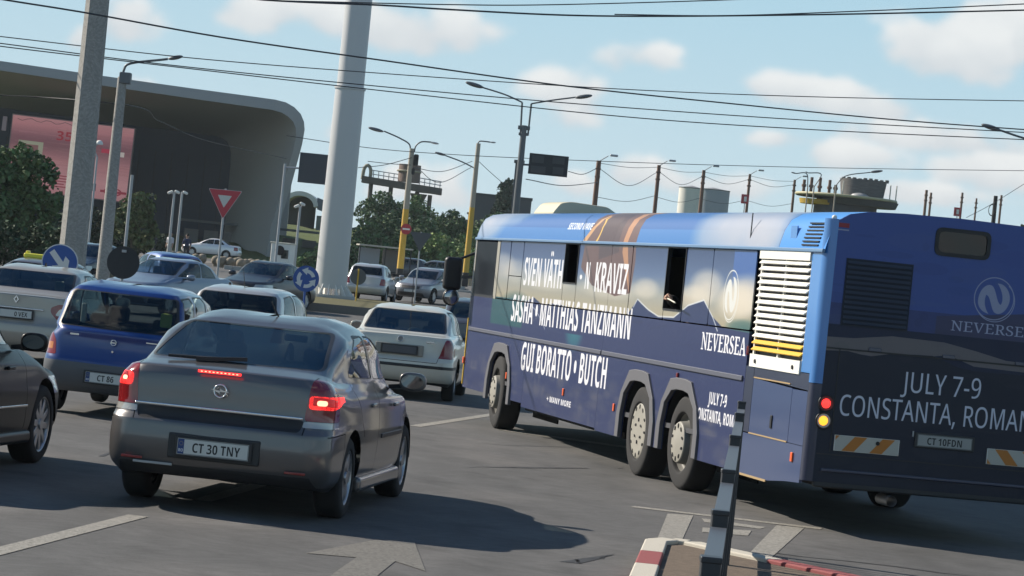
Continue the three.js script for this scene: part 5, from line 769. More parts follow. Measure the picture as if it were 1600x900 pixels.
// ---------------------------------------------------------------- stone balls, kiosk, shelter, kerb
{ const g = new THREE.SphereGeometry(.29, 18, 14); const p = g.attributes.position; for (let i = 0; i < p.count; i++) { const k = 1 + .025 * noise3(p.getX(i) * 7, p.getY(i) * 7, p.getZ(i) * 7); p.setXYZ(i, p.getX(i) * k, p.getY(i) * k, p.getZ(i) * k); } g.computeVertexNormals(); const m = std([.33, .29, .23], .9, 0, { map: concreteMap }), foot = cyl(.16, .18, .1, 0, 0, 0, 14);
  for (const at of [[-20.64, 1.13, -176.00], [-20.06, 1.12, -175.00], [-18.77, 1.10, -172.00], [-18.60, 1.12, -174.00], [-17.55, 1.10, -172.00], [-17.05, 1.08, -170.00], [-17.16, 1.11, -173.00], [-16.52, 1.08, -170.00], [-16.28, 1.09, -171.00], [-16.60, 1.13, -176.00], [-15.62, 1.08, -170.00], [-15.13, 1.08, -170.00], [-15.43, 1.13, -176.00], [-14.73, 1.09, -171.00], [-14.27, 1.08, -170.00], [-15.79, 1.07, -169.00], [-15.68, 1.12, -174.00], [-14.96, 1.12, -175.00]]) { const o = thing('stone_ball', 'round stone ball in the row before the white parked car', 'bollard', at, rnd() * 6, 'stone balls along the forecourt'); mesh('ball', g, m, o).position.y = .36; mesh('foot', foot, m, o); } }
{ const b = [-13.36, 1.06, -168.00], o = thing('kiosk', 'small white kiosk with dark window beside the stone balls', 'kiosk', b, -.25); mesh('cabin_wall', rbox(1.15, 1.75, 1.0, 0, .875, 0, .06), M.white, o); mesh('window', box(.42, .5, .03, .3, 1.15, .5), M.tint, o); mesh('kiosk_roof', rbox(1.25, .08, 1.1, 0, 1.78, 0, .03), M.cream, o); mesh('door', box(.03, 1.3, .5, -.58, .75, 0), std([.5, .5, .46], .6), o); mesh('hatch', new THREE.CylinderGeometry(.28, .28, .03, 20).rotateX(Math.PI / 2).translate(-.02, 1.35, .52), M.dark, o); }
{ const b = [-8.61, 1.28, -192.00], o = thing('bus_shelter', 'small grey bus shelter with a pale flat roof under the bushes', 'shelter', b, .2); mesh('roof', rbox(3.6, .1, 1.5, 0, 2.1, 0, .03), std([.40, .39, .33], .7), o); mesh('back_panel', box(1.4, 1.7, .05, -.9, 1.1, -.6), std([.25, .29, .33], .4), o); mesh('back_panel', box(1.5, 1.7, .05, .75, 1.1, -.6), std([.14, .13, .12], .6), o); for (const x of [-1.7, 0, 1.7]) mesh('post', box(.07, 2.1, .07, x, 1.05, .5), M.trim, o); mesh('bench', box(2.4, .07, .4, 0, .48, -.3), M.trim, o); }
{ const o = thing('striped_kerb', 'low kerb wall of black and tan blocks curving beside the parked cars', 'kerb', [-4.79, 1.06, -168.00]), bm = [std([.45, .38, .28], .85), std([.03, .03, .033], .8)]; for (let i = 0; i < 9; i++) { const a = -.5 + i * .36; mesh('block', rbox(.34, .42, .3, a, .22 + i * .045, -i * i * .05, .02), bm[i % 2], o); } mesh('kerb_base', rbox(3.6, .12, .6, .9, .06, 0, .03), M.concrete, o); mesh('guard_rail', beam([-2.2, .55, -1], [2.8, .95, -3], .06, .18), M.dark, o); }
{ const a = [-16.36, 1.03, -165.00], b = [-13.30, 1.03, -165.00], o = thing('forecourt_kerb', 'low pale kerb wall under the row of stone balls', 'kerb', [(a[0] + b[0]) / 2, a[1], a[2]]); for (let i = 0; i < 6; i++) mesh('stone', rbox((b[0] - a[0]) / 6 - .02, .28, .35, (b[0] - a[0]) * ((i + .5) / 6 - .5), .1, 0, .03), M.concrete, o); }
// ---------------------------------------------------------------- the hall with its rounded concrete mouth
{ const hall = thing('concrete_hall', 'grey hall with a wide rounded concrete mouth and dark glass wall', 'building', [0, 0, 0]);
  const outer = [[-56.49, 16.31, -235.00], [-42.93, 15.58, -235.00], [-35.11, 15.22, -235.00], [-27.29, 14.91, -235.00], [-22.08, 14.73, -235.00], [-20.52, 14.67, -235.00], [-19.62, 14.53, -235.00], [-18.92, 14.21, -235.00], [-18.35, 13.72, -235.00], [-18.03, 13.13, -235.00], [-17.91, 12.47, -235.00], [-18.00, 11.27, -235.00], [-18.55, 7.89, -235.00], [-19.17, 4.72, -235.00], [-19.40, 0.80, -235.00]], inner = [[-56.34, 15.52, -234.70], [-42.79, 14.80, -234.70], [-34.98, 14.43, -234.70], [-27.17, 14.07, -234.70], [-21.97, 13.86, -234.70], [-20.67, 13.81, -234.70], [-19.88, 13.66, -234.70], [-19.33, 13.40, -234.70], [-18.88, 13.03, -234.70], [-18.62, 12.54, -234.70], [-18.51, 11.93, -234.70], [-18.65, 10.67, -234.70], [-19.21, 7.50, -234.70], [-19.80, 4.54, -234.70], [-20.04, 0.73, -234.70]], back = [[-60.87, 13.24, -255.00], [-46.18, 12.67, -255.00], [-40.53, 12.50, -255.00], [-34.87, 12.28, -255.00], [-29.79, 12.16, -255.00], [-28.10, 12.11, -255.00], [-27.08, 12.07, -255.00], [-26.50, 11.93, -255.00], [-26.08, 11.63, -255.00], [-25.81, 11.21, -255.00], [-25.65, 10.66, -255.00], [-25.59, 9.54, -255.00], [-25.59, 7.29, -255.00], [-25.57, 4.76, -255.00], [-25.54, 0.54, -255.00]], rearOuter = outer.map(([x, y, z], i) => [x - 9, y - 3 * (i < 12 ? 1 : .2), z - 34]);
  const shellMat = std([.58, .58, .57], .8, 0, { map: concreteMap });
  const loft = (a, b) => { const pos = [], uv = []; let s = 0; for (let i = 0; i < a.length - 1; i++) { const l = Math.hypot(a[i + 1][0] - a[i][0], a[i + 1][1] - a[i][1]), w = Math.hypot(b[i][0] - a[i][0], b[i][1] - a[i][1], b[i][2] - a[i][2]); const q = [a[i], a[i + 1], b[i], a[i + 1], b[i + 1], b[i]], t = [[s, 0], [s + l, 0], [s, w], [s + l, 0], [s + l, w], [s, w]]; q.forEach((p, k) => { pos.push(...p); uv.push(...t[k]); }); s += l; } const g = new THREE.BufferGeometry(); g.setAttribute('position', new THREE.Float32BufferAttribute(pos, 3)); g.setAttribute('uv', new THREE.Float32BufferAttribute(uv, 2)); const w2 = mergeVertices(g.deleteAttribute('uv') && g, 1e-3); w2.computeVertexNormals(); return w2; };
  mesh('roof', loft(outer, rearOuter), shellMat, hall); mesh('fascia', loft(outer, inner), shellMat, hall); mesh('soffit', loft(inner, back), shellMat, hall);
  const wallPts = back.map((p) => [p[0], p[1]]); wallPts.push([back[0][0], back[back.length - 1][1]]); mesh('glass_wall', extrude(wallPts, .1).translate(0, 0, back[0][2] - .15), std([.018, .030, .058], .5), hall);
  for (let i = 0; i < 24; i++) mesh('mullion', box(.06, 9, .12, back[0][0] + 4 + i * 1.45, rise(250) + 4.2, back[0][2] + .02), std([.012, .018, .03], .5), hall);
  for (let i = 0; i < 7; i++) mesh('shop_pane', box(1.2, 2.0, .06, -28 + i * 1.7, rise(250) + 1.2, -251.2), i % 3 === 1 ? std([.20, .19, .18], .5) : std([.10, .105, .11], .3), hall); mesh('canopy', box(12, .18, 2.5, -23, rise(250) + 2.9, -250), std([.10, .11, .12], .6), hall);
  mesh('hall_wall', box(70, 9, .3, -56, rise(250) + 4.5, -266), M.concrete, hall);
}
{ // the big screen hung in the mouth
  const a = [-42.72, 11.76, -242.00], b = [-32.59, 11.53, -242.00], c = [-32.31, 5.42, -242.00], w = b[0] - a[0], h = b[1] - c[1]; const o = thing('video_screen', 'large pink video screen hung before the dark glass of the hall', 'screen', [(a[0] + b[0]) / 2, b[1] - h / 2 + .02, a[2]], 0); o.rotation.z = -.02;
  mesh('screen_case', rbox(w + .2, h + .2, .4, 0, 0, -.25, .05), std([.25, .2, .2], .6), o);
  const t = canvasTexture(1024, 700, (g, W, H2) => { const q = g.createLinearGradient(0, 0, 0, H2); [[0, '#cf8f92'], [.1, '#c98488'], [.28, '#8d5a63'], [.36, '#8a5a60'], [.55, '#bf7f80'], [.8, '#d29393'], [1, '#c88585']].forEach(([k, s]) => q.addColorStop(k, s)); g.fillStyle = q; g.fillRect(0, 0, W, H2); for (let i = 0; i < 400; i++) { g.fillStyle = `rgba(${rnd() < .5 ? '150,90,95' : '225,165,160'},${rr(.03, .12)})`; g.fillRect(rr(0, W), rr(0, H2), rr(20, 260), rr(2, 14)); }
    g.strokeStyle = 'rgba(90,50,60,.7)'; g.lineWidth = 5; g.beginPath(); g.moveTo(40, 30); for (let i = 1; i < 14; i++) g.lineTo(40 + i * 40, 30 + 14 * Math.sin(i * 1.7)); g.stroke(); g.fillStyle = '#a8303c'; g.font = 'bold 120px sans-serif'; g.fillText('3', 380, 190); g.fillText('5', 452, 190); g.fillStyle = '#a9a48c'; g.fillRect(70, 230, 210, 170); g.fillStyle = '#8d5f5c'; g.fillRect(110, 262, 130, 80); g.fillStyle = '#c0384f'; g.fillRect(770, 220, 70, 40); g.fillStyle = '#d9c7bd'; g.fillRect(905, 235, 60, 46); g.strokeStyle = '#9d3040'; g.lineWidth = 12; g.beginPath(); g.ellipse(905, 620, 70, 34, 0, 0, 7); g.stroke(); g.fillStyle = '#9d3040'; g.fillRect(800, 610, 220, 22); g.fillStyle = '#1b2334'; g.fillRect(705, 560, 55, 70); for (let i = 0; i < 5; i++) { g.fillStyle = '#a94a52'; g.fillRect(360, 520 + i * 26, 170 + rr(-40, 40), 12); } });
  mesh('screen_face', new THREE.PlaneGeometry(w, h), new THREE.MeshStandardMaterial({ map: t, roughness: .6, emissive: new THREE.Color(1, 1, 1), emissiveMap: t, emissiveIntensity: .2 }), o);
  const l = new THREE.Group(); l.name = 'info_panel'; l.position.set([-43.36, 10.73, -242.00][0] - o.position.x, [-43.36, 10.73, -242.00][1] - o.position.y, 0); o.add(l); mesh('panel', rbox(.35, 1.2, .2, 0, 0, 0, .03), std([.45, .33, .36], .6), l);
}
{ // pale vaulted porch beside the hall
  const b = [-21.42, 4.18, -290.00], o = thing('vaulted_porch', 'pale vaulted porch roof with an arched dark opening beside the hall', 'building', b); const arch = []; for (let i = 0; i <= 16; i++) { const a = Math.PI * i / 16; arch.push([1.5 - 1.75 * Math.cos(a), 3.3 + 1.35 * Math.sin(a)]); } const inn = []; for (let i = 16; i >= 0; i--) { const a = Math.PI * i / 16; inn.push([1.5 - 1.35 * Math.cos(a), 3.2 + 1.0 * Math.sin(a)]); }
  mesh('vault', extrude([...arch, ...inn], 4).translate(-1.9, 0, -4), std([.62, .62, .60], .7), o); mesh('vault_opening', extrude([...inn.slice().reverse(), [2.85, .0], [.15, .0]], .1).translate(-1.9, 0, -3.8), std([.05, .055, .06], .8), o); mesh('side_roof', extrude([[1.3, 3.0], [1.2, 4.2], [2.2, 3.9], [3.8, 2.6], [3.8, 2.3]], 4).translate(0, 0, -4.5), std([.17, .19, .22], .8), o); mesh('side_wall', box(2.4, 2.4, 3.5, 2.5, 1.2, -2.6), std([.2, .22, .2], .8), o);
}
// ---------------------------------------------------------------- rising ground, shrubs, trees
{ const xs = [...span(-60, 120, 90)], ds = [...span(212, 320, 40), 360, 420, 600], pos = [], idx = [], uv = [];
  for (const d of ds) for (const x of xs) { pos.push(x, 1.3 + smooth(214, 300, d) * (x < 10 ? 5.0 : 5.0 - smooth(10, 30, x) * 3) * (.8 + .2 * smooth(-19, -13, x)) + .4 * noise2(x * .12, d * .08) * smooth(214, 250, d), -d); uv.push(x, d); }
  for (let j = 0; j < ds.length - 1; j++) for (let i = 0; i < xs.length - 1; i++) { const a = j * xs.length + i; idx.push(a, a + 1, a + xs.length, a + 1, a + xs.length + 1, a + xs.length); } const g = new THREE.BufferGeometry(); g.setAttribute('position', new THREE.Float32BufferAttribute(pos, 3)); g.setAttribute('uv', new THREE.Float32BufferAttribute(uv, 2)); g.setIndex(idx); g.computeVertexNormals(); structure('hillside', g, M.greenGrass); }
M.leaf = new THREE.MeshStandardMaterial({ color: 0xffffff, vertexColors: true, roughness: .85, side: THREE.DoubleSide }); M.bark = std([.09, .07, .05], .95);
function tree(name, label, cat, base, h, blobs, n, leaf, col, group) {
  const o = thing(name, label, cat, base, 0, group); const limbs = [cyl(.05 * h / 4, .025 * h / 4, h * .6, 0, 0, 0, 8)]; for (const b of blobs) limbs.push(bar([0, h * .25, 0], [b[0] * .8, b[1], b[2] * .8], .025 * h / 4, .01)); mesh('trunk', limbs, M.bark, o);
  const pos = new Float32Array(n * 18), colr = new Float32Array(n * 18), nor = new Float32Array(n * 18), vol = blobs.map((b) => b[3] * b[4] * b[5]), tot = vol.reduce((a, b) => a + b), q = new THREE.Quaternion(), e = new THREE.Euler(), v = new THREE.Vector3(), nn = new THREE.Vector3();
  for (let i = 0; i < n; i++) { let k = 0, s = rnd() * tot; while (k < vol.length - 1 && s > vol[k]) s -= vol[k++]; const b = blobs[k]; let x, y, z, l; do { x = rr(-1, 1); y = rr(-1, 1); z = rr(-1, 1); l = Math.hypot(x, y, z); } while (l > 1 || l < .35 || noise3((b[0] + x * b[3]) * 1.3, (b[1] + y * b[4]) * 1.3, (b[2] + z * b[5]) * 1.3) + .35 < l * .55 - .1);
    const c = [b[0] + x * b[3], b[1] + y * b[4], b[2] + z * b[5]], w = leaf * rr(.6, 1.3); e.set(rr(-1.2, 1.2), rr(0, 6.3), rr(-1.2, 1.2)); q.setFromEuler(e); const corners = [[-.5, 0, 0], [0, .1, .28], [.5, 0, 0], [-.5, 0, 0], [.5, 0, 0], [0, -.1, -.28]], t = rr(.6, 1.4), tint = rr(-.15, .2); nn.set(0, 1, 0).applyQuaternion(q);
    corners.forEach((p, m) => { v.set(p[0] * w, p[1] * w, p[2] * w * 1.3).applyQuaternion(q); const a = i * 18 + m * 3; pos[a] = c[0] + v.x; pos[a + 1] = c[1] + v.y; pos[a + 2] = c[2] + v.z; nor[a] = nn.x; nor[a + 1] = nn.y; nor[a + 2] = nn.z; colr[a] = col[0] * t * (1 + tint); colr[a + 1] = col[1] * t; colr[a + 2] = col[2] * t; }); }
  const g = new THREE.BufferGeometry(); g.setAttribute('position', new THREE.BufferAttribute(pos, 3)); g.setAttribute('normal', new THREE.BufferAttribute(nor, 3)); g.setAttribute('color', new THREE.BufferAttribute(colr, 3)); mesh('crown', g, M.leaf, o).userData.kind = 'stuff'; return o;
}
tree('broadleaf_tree', 'dense dark broadleaf tree in front of the pink screen', 'tree', [-20.65, 0.63, -120.00], 4.6, [[-.6, 3.0, 0, 1.5, 1.3, 1.3], [.5, 3.5, .2, 1.2, 1.2, 1.2], [-.1, 4.2, 0, 1.1, .8, 1.1], [1.1, 2.5, .3, .9, 1.0, 1.0], [-1.5, 3.6, 0, 1.2, 1.2, 1.2], [-.3, 1.8, .5, 1.6, 1.1, 1.2]], 9000, .22, [.085, .145, .055]);
tree('hedge_bush', 'dark low bush at the foot of the broadleaf tree', 'bush', [-18.33, 0.56, -112.00], 2, [[-1.2, .9, 0, 1.3, .9, 1], [.3, 1.0, 0, 1.2, .9, 1], [-2.6, 1.0, 0, 1.2, 1, 1]], 4500, .2, [.04, .07, .033]);
tree('olive_tree', 'feathery olive green tree behind the lamp post and round sign back', 'tree', [-20.80, 0.97, -158.00], 3.8, [[0, 2.6, 0, 1.0, 1.1, 1.0], [.5, 3.2, 0, .8, .7, .8], [-.6, 2.0, 0, .9, .9, .9], [.7, 1.6, 0, .8, .9, .8]], 4200, .24, [.12, .15, .06]);
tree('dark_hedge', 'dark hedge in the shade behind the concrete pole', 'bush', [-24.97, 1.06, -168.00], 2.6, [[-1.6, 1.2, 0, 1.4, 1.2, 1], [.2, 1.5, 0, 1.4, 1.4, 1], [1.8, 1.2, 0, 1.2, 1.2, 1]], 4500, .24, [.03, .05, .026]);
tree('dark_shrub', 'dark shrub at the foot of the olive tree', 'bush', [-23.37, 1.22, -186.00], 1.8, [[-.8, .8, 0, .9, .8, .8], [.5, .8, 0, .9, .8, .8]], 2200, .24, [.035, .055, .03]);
for (const [b, s, c, lab] of [[[-12.63, 1.26, -226.00], 1.5, 0, 'dark green bush just right of the steel mast'], [[-12.14, 2.09, -240.00], 1.9, 1, 'leafy bush behind the bus shelter roof'], [[-11.02, 3.07, -252.00], 2.0, 0, 'dark bush behind the yellow pole, left of it'], [[-9.02, 1.81, -236.00], 1.7, 1, 'bush behind the no entry sign'], [[-8.06, 2.89, -250.00], 2.0, 0, 'dark bush right of the first yellow pole'], [[-6.36, 1.95, -238.00], 1.8, 2, 'light green bush between the yellow poles'], [[-5.84, 3.93, -262.00], 2.1, 0, 'tall dark bush below the ruined wall'], [[-3.98, 1.35, -228.00], 1.7, 2, 'light green bush beside the bus mirror'], [[-3.04, 2.56, -246.00], 2.0, 1, 'bush next to the second yellow pole'], [[-13.36, 5.54, -284.00], 2.1, 0, 'dark bush under the gantry legs'], [[-10.24, 5.74, -288.00], 2.0, 1, 'bush under the gantry platform end'], [[-15.63, 1.52, -232.00], .9, 2, 'small shrub on the bright grass slope'], [[-15.98, 1.17, -224.00], .7, 1, 'tiny shrub by the kiosk camera post'], [[-1.79, 3.93, -262.00], 2.2, 0, 'dark bush behind the bus roof front'], [[-4.21, 1.00, -214.00], .9, 2, 'pale shrub above the parked cars']]) { tree('bush', lab, 'bush', b, 2 * s, [[-.5 * s, .8 * s, 0, .8 * s, .75 * s, .8 * s], [.5 * s, .7 * s, 0, .8 * s, .7 * s, .8 * s], [0, 1.3 * s, 0, .7 * s, .6 * s, .7 * s]], Math.round(1500 * s), .3, [[.075, .13, .055], [.10, .17, .06], [.15, .225, .07]][c], 'bushes on the slope'); }
tree('conifer', 'dark conifer standing by the chimney beyond the bus', 'tree', [-1.66, 6.00, -300.00], 7, [[0, 2.5, 0, 1.3, 2.2, 1.3], [0, 4.6, 0, 1.0, 1.6, 1.0], [.3, 5.9, 0, .6, .8, .6]], 4000, .34, [.045, .075, .05]);
tree('far_tree', 'leafy tree top showing past the bus rear corner', 'tree', [42.35, 1.55, -240.00], 11, [[0, 8.6, 0, 1.2, 1.8, 1.2], [.6, 6.8, 0, 1.6, 1.8, 1.4], [1.2, 9.4, 0, 1.2, 1.4, 1.2]], 3500, .3, [.05, .085, .04]);
tree('far_bush', 'dark tree clump between the timber poles and the round tower', 'tree', [26.84, 1.55, -300.00], 9, [[-.9, 7.6, 0, .6, 1.3, .6], [.6, 7.4, 0, .55, 1.3, .6], [0, 6.2, 0, 1.8, 1.1, 1.2]], 3000, .32, [.03, .05, .035]);
// ---------------------------------------------------------------- far industry
{ const o = thing('gantry', 'rusty loading gantry with railings and drums above the bushes', 'gantry', [-13.35, 10.83, -330.00]); const gr = std([.10, .085, .075], .8), gy = std([.30, .27, .20], .8);
  mesh('deck', beam(local(o, [-18.11, 11.81, -330.00]), local(o, [-9.02, 11.26, -330.00]), 2.4, .75), gr, o); mesh('deck_edge', beam(local(o, [-11.92, 11.12, -330.00]), local(o, [-9.00, 11.11, -330.00]), 2.6, .3), gr, o); mesh('drum', cyl(1.25, 1.25, 2.0, local(o, [-12.85, 13.21, -330.00])[0], local(o, [-12.73, 11.98, -330.00])[1], 0, 20), std([.16, .11, .09], .8), o); mesh('drum_ring', new THREE.TorusGeometry(1.3, .12, 6, 24).rotateX(Math.PI / 2).translate(local(o, [-12.90, 13.64, -330.00])[0], local(o, [-12.85, 13.21, -330.00])[1], 0), gy, o); mesh('elbow_pipe', tube([local(o, [-18.11, 11.81, -330.00]), local(o, [-17.95, 13.14, -330.00]), local(o, [-17.62, 13.46, -330.00]), local(o, [-17.28, 13.06, -330.00]), local(o, [-17.23, 11.75, -330.00])], .22, 24), gy, o);
  for (const [p, q] of [[local(o, [-17.06, 11.55, -330.00]), local(o, [-17.06, 7.18, -330.00])], [local(o, [-14.77, 11.27, -330.00]), local(o, [-14.79, 8.50, -330.00])], [local(o, [-11.76, 10.99, -330.00]), local(o, [-11.80, 7.70, -330.00])], [local(o, [-10.28, 10.77, -330.00]), local(o, [-10.28, 7.85, -330.00])]]) mesh('leg', bar(p, q, .25), gr, o); mesh('hopper', [cyl(.3, 1.0, 1.6, local(o, [-11.58, 9.18, -330.00])[0], local(o, [-11.58, 9.18, -330.00])[1], 0, 14)], gr, o); mesh('lower_pipe', [bar(local(o, [-17.37, 8.82, -330.00]), local(o, [-13.88, 8.88, -330.00]), .3), bar(local(o, [-15.38, 9.31, -330.00]), local(o, [-11.72, 9.17, -330.00]), .2)], gr, o);
  const mix = (p, q, t) => [0, 1, 2].map((k) => p[k] + (q[k] - p[k]) * t), r0 = local(o, [-16.89, 12.01, -330.00]), r1 = local(o, [-9.26, 11.49, -330.00]), s0 = local(o, [-16.91, 12.95, -330.00]), s1 = local(o, [-9.28, 12.44, -330.00]); for (let i = 0; i < 14; i++) if (i < 6 || i > 8) mesh('rail_post', bar(mix(r0, r1, i / 13), mix(s0, s1, i / 13), .05), M.galvanised, o); for (const [p, q] of [[local(o, [-17.05, 12.94, -330.00]), local(o, [-13.83, 12.75, -330.00])], [local(o, [-11.63, 12.60, -330.00]), local(o, [-9.13, 12.41, -330.00])], [local(o, [-17.01, 12.50, -330.00]), local(o, [-13.79, 12.31, -330.00])], [local(o, [-11.58, 12.17, -330.00]), local(o, [-9.09, 11.98, -330.00])]]) mesh('hand_rail', bar(p, q, .05), M.galvanised, o); }
{ const o = thing('ruined_wall', 'low crumbling stone building with two stub chimneys on the slope', 'building', [-6.37, 6.00, -310.00]); mesh('wall', extrude([[-2.6, -3], [-2.6, 1.4], [-1.8, 1.9], [.4, 2.1], [2.0, 1.9], [2.6, 1.5], [2.6, -3]], 3).translate(0, 0, -3), std([.30, .27, .22], .95, 0, { map: concreteMap }), o); for (const x of [-.5, 1.2]) mesh('chimney_stub', [box(.5, .8, .5, x, 2.3, -1), box(.8, .2, .8, x, 2.75, -1)], std([.12, .10, .09], .9), o); }
{ const o = thing('dark_shed', 'dark flat roofed shed beyond the front of the bus', 'building', [-2.08, 6.00, -325.00]); mesh('wall', box(6.6, 8, 4, 0, 1.2, -2), std([.075, .08, .095], .85), o); mesh('roof_edge', box(6.8, .25, 4.2, 0, 5.3, -2), std([.05, .055, .065], .8), o); }
{ const o = thing('chimney', 'square dark chimney with a wider cap by the conifer', 'chimney', [-0.51, 5.81, -290.00]); const top = [-1.06, 13.89, -290.00][1] - o.position.y; mesh('shaft', box(.75, top, .75, 0, top / 2, 0), std([.08, .085, .10], .8), o); mesh('cap', box(1.05, .3, 1.05, 0, top, 0), std([.08, .085, .10], .8), o); }
for (const [top, r, lab, c] of [[[22.06, 16.40, -380.00], 1.65, 'white cylindrical storage tank behind the bus roof', [.62, .61, .56]], [[26.22, 17.20, -400.00], 2.25, 'cylindrical storage tank coloured grey as a shaded side, next to the white one', [.28, .31, .35]]]) { const o = thing('storage_tank', lab, 'tank', [top[0], 1.35, top[2]]); const h = top[1] - 1.35; mesh('shell', cyl(r, r, h, 0, 0, 0, 32), std(c, .7), o); mesh('tank_roof', new THREE.ConeGeometry(r * 1.04, .35, 32).translate(0, h + .17, 0), std([.22, .23, .24], .7), o); mesh('tank_rim', new THREE.TorusGeometry(r, .07, 6, 36).rotateX(Math.PI / 2).translate(0, h, 0), std([.16, .17, .18], .7), o); }  // second tank takes its grey from a shaded side, put in as shell colour
{ const d = 240, p = [26.66, 11.55, -240.00], o = thing('round_tower', 'round concrete tower with a yellow edged platform and railings beyond the bus', 'tower', [p[0], rise(d), p[2]]), y = p[1] - rise(d); const grime = std([.20, .20, .20], .9, 0, { map: concreteMap });
  mesh('shaft', cyl(2.6, 2.6, y - .4, 0, 0, 0, 32), std([.07, .075, .085], .8), o); mesh('platform', cyl(4.1, 4.1, .22, 0, y - .15, 0, 48), std([.10, .11, .12], .8), o); mesh('platform_edge', new THREE.TorusGeometry(4.1, .13, 6, 60).rotateX(Math.PI / 2).translate(0, y, 0), std([.42, .39, .24], .6), o); mesh('lower_ring', cyl(1.6, 1.7, .4, -2.2, y - .8, .6, 30), std([.45, .30, .04], .7), o); mesh('dark_ring', cyl(3.2, 3.4, .5, .9, y - .62, .3, 40), std([.06, .065, .07], .8), o); mesh('drum', cyl(1.75, 1.95, 1.5, local(o, [28.02, 11.68, -240.00])[0], y + .1, -.6, 28), grime, o);
  for (let i = 0; i < 9; i++) { const x = local(o, [28.23, 11.71, -240.00])[0] - 1.9 + i * .45; mesh('parapet_block', rbox(.28, rr(.1, .3), .5, x, y + 1.65, -.4, .02), grime, o); } for (const x of [-3.6, -3.0, -2.3, -1.5, -1.0]) mesh('pump', [cyl(.13, .13, rr(.9, 1.5), x, y, .5, 10), cyl(.2, .2, .2, x, y + .55, .5, 10)], rust, o); for (const x of [-.4, 1.55, 3.5, 4.0]) mesh('rail_post', bar([x, y, .6], [x, y + 1.35, .6], .05), M.cream, o); mesh('dome', new THREE.SphereGeometry(.8, 16, 8, 0, 7, 0, 1.5).scale(1, .5, 1).translate(1.0, y + .1, .9), M.galvanised, o); }
const lampTop = { 1262: [21.96, 11.49, -225.00], 1272: [22.45, 11.54, -225.00], 1306: [24.11, 11.81, -225.00] };
for (const [px, py, ax, ay, hx, hy, lab] of [[1262, 292, 1258, 271, 1234, 269, 'left lamp of the cluster over the round tower'], [1272, 292, 1281, 272, 1256, 268, 'middle lamp of the cluster over the round tower'], [1306, 290, 1318, 276, 1377, 267, 'long armed lamp reaching right over the round tower']]) { const q = lampTop[px], o = thing('tower_lamp', lab, 'lamp', [q[0], rise(225), q[2]]), A = (a, b) => [(a - px) / 20.2, q[1] - rise(225) - (b - py - (a - px) * .0995) / 20.2, 0]; mesh('pole', cyl(.07, .05, q[1] - rise(225), 0, 0, 0, 8), poleGrey, o); mesh('lamp_arm', tube([[0, q[1] - rise(225), 0], A(ax, ay), A(hx + (px - hx) * .25, hy + 2)], .045, 16), darkSteel, o); lampHead(A(hx + (px - hx) * .28, hy + 2), A(hx, hy), 'lamp_head', o); }
for (const [p, d, lab] of [[[18.00, 10.44, -235.00], 235, 'small red and white notice board by the far timber poles'], [[37.40, 11.69, -250.00], 250, 'small red notice board above the bus rear']]) { const o = thing('notice_board', lab, 'sign', [p[0], rise(d), p[2]]); const h = p[1] - rise(d); mesh('pole', cyl(.04, .04, h - .3, 0, 0, 0, 8), M.galvanised, o); mesh('board', rbox(.62, .75, .05, 0, h, 0, .01), std([.42, .05, .06], .6), o); mesh('white_mark', box(.22, .4, .02, .02, h, .035), M.white, o); }
// ---------------------------------------------------------------- people
function flesh(bones, lo, hi, res, colour, k = .03) { // tapered capsules joined by a smooth minimum, meshed as one skin
  const mc = new MarchingCubes(res, M.skin, false, false, 120000); mc.isolation = 0; const S = Math.max(hi[0] - lo[0], hi[1] - lo[1], hi[2] - lo[2]) / 2 * 1.12, c = [0, 1, 2].map((i) => (lo[i] + hi[i]) / 2), half = res / 2;
  const dist = (x, y, z, b) => { const [p, q, r0, r1] = b, dx = q[0] - p[0], dy = q[1] - p[1], dz = q[2] - p[2], l = dx * dx + dy * dy + dz * dz, t = l ? clamp(((x - p[0]) * dx + (y - p[1]) * dy + (z - p[2]) * dz) / l, 0, 1) : 0; return Math.hypot(x - p[0] - dx * t, y - p[1] - dy * t, z - p[2] - dz * t) - (r0 + (r1 - r0) * t); };
  for (let iz = 0; iz < res; iz++) for (let iy = 0; iy < res; iy++) for (let ix = 0; ix < res; ix++) { const x = c[0] + (ix - half) / half * S, y = c[1] + (iy - half) / half * S, z = c[2] + (iz - half) / half * S; let d = 1; for (const b of bones) { const e = dist(x, y, z, b), h = clamp(.5 + .5 * (d - e) / k, 0, 1); d = d + (e - d) * h - k * h * (1 - h); } mc.field[ix + iy * res + iz * res * res] = -d; }
  mc.update(); const n = mc.count ?? mc.geometry.drawRange.count, pos = new Float32Array(mc.positionArray.slice(0, n * 3)), nor = new Float32Array(mc.normalArray.slice(0, n * 3)), col = new Float32Array(n * 3);
  for (let i = 0; i < n; i++) { for (let a = 0; a < 3; a++) pos[i * 3 + a] = c[a] + pos[i * 3 + a] * S; let best = 9, bc = colour[0]; bones.forEach((b) => { const e = dist(pos[i * 3], pos[i * 3 + 1], pos[i * 3 + 2], b); if (e < best) { best = e; bc = colour[b[4]]; } }); col.set(bc, i * 3); }
  const g = new THREE.BufferGeometry(); g.setAttribute('position', new THREE.BufferAttribute(pos, 3)); g.setAttribute('normal', new THREE.BufferAttribute(nor, 3)); g.setAttribute('color', new THREE.BufferAttribute(col, 3)); return g;
}
M.person = new THREE.MeshStandardMaterial({ color: 0xffffff, vertexColors: true, roughness: .85 });
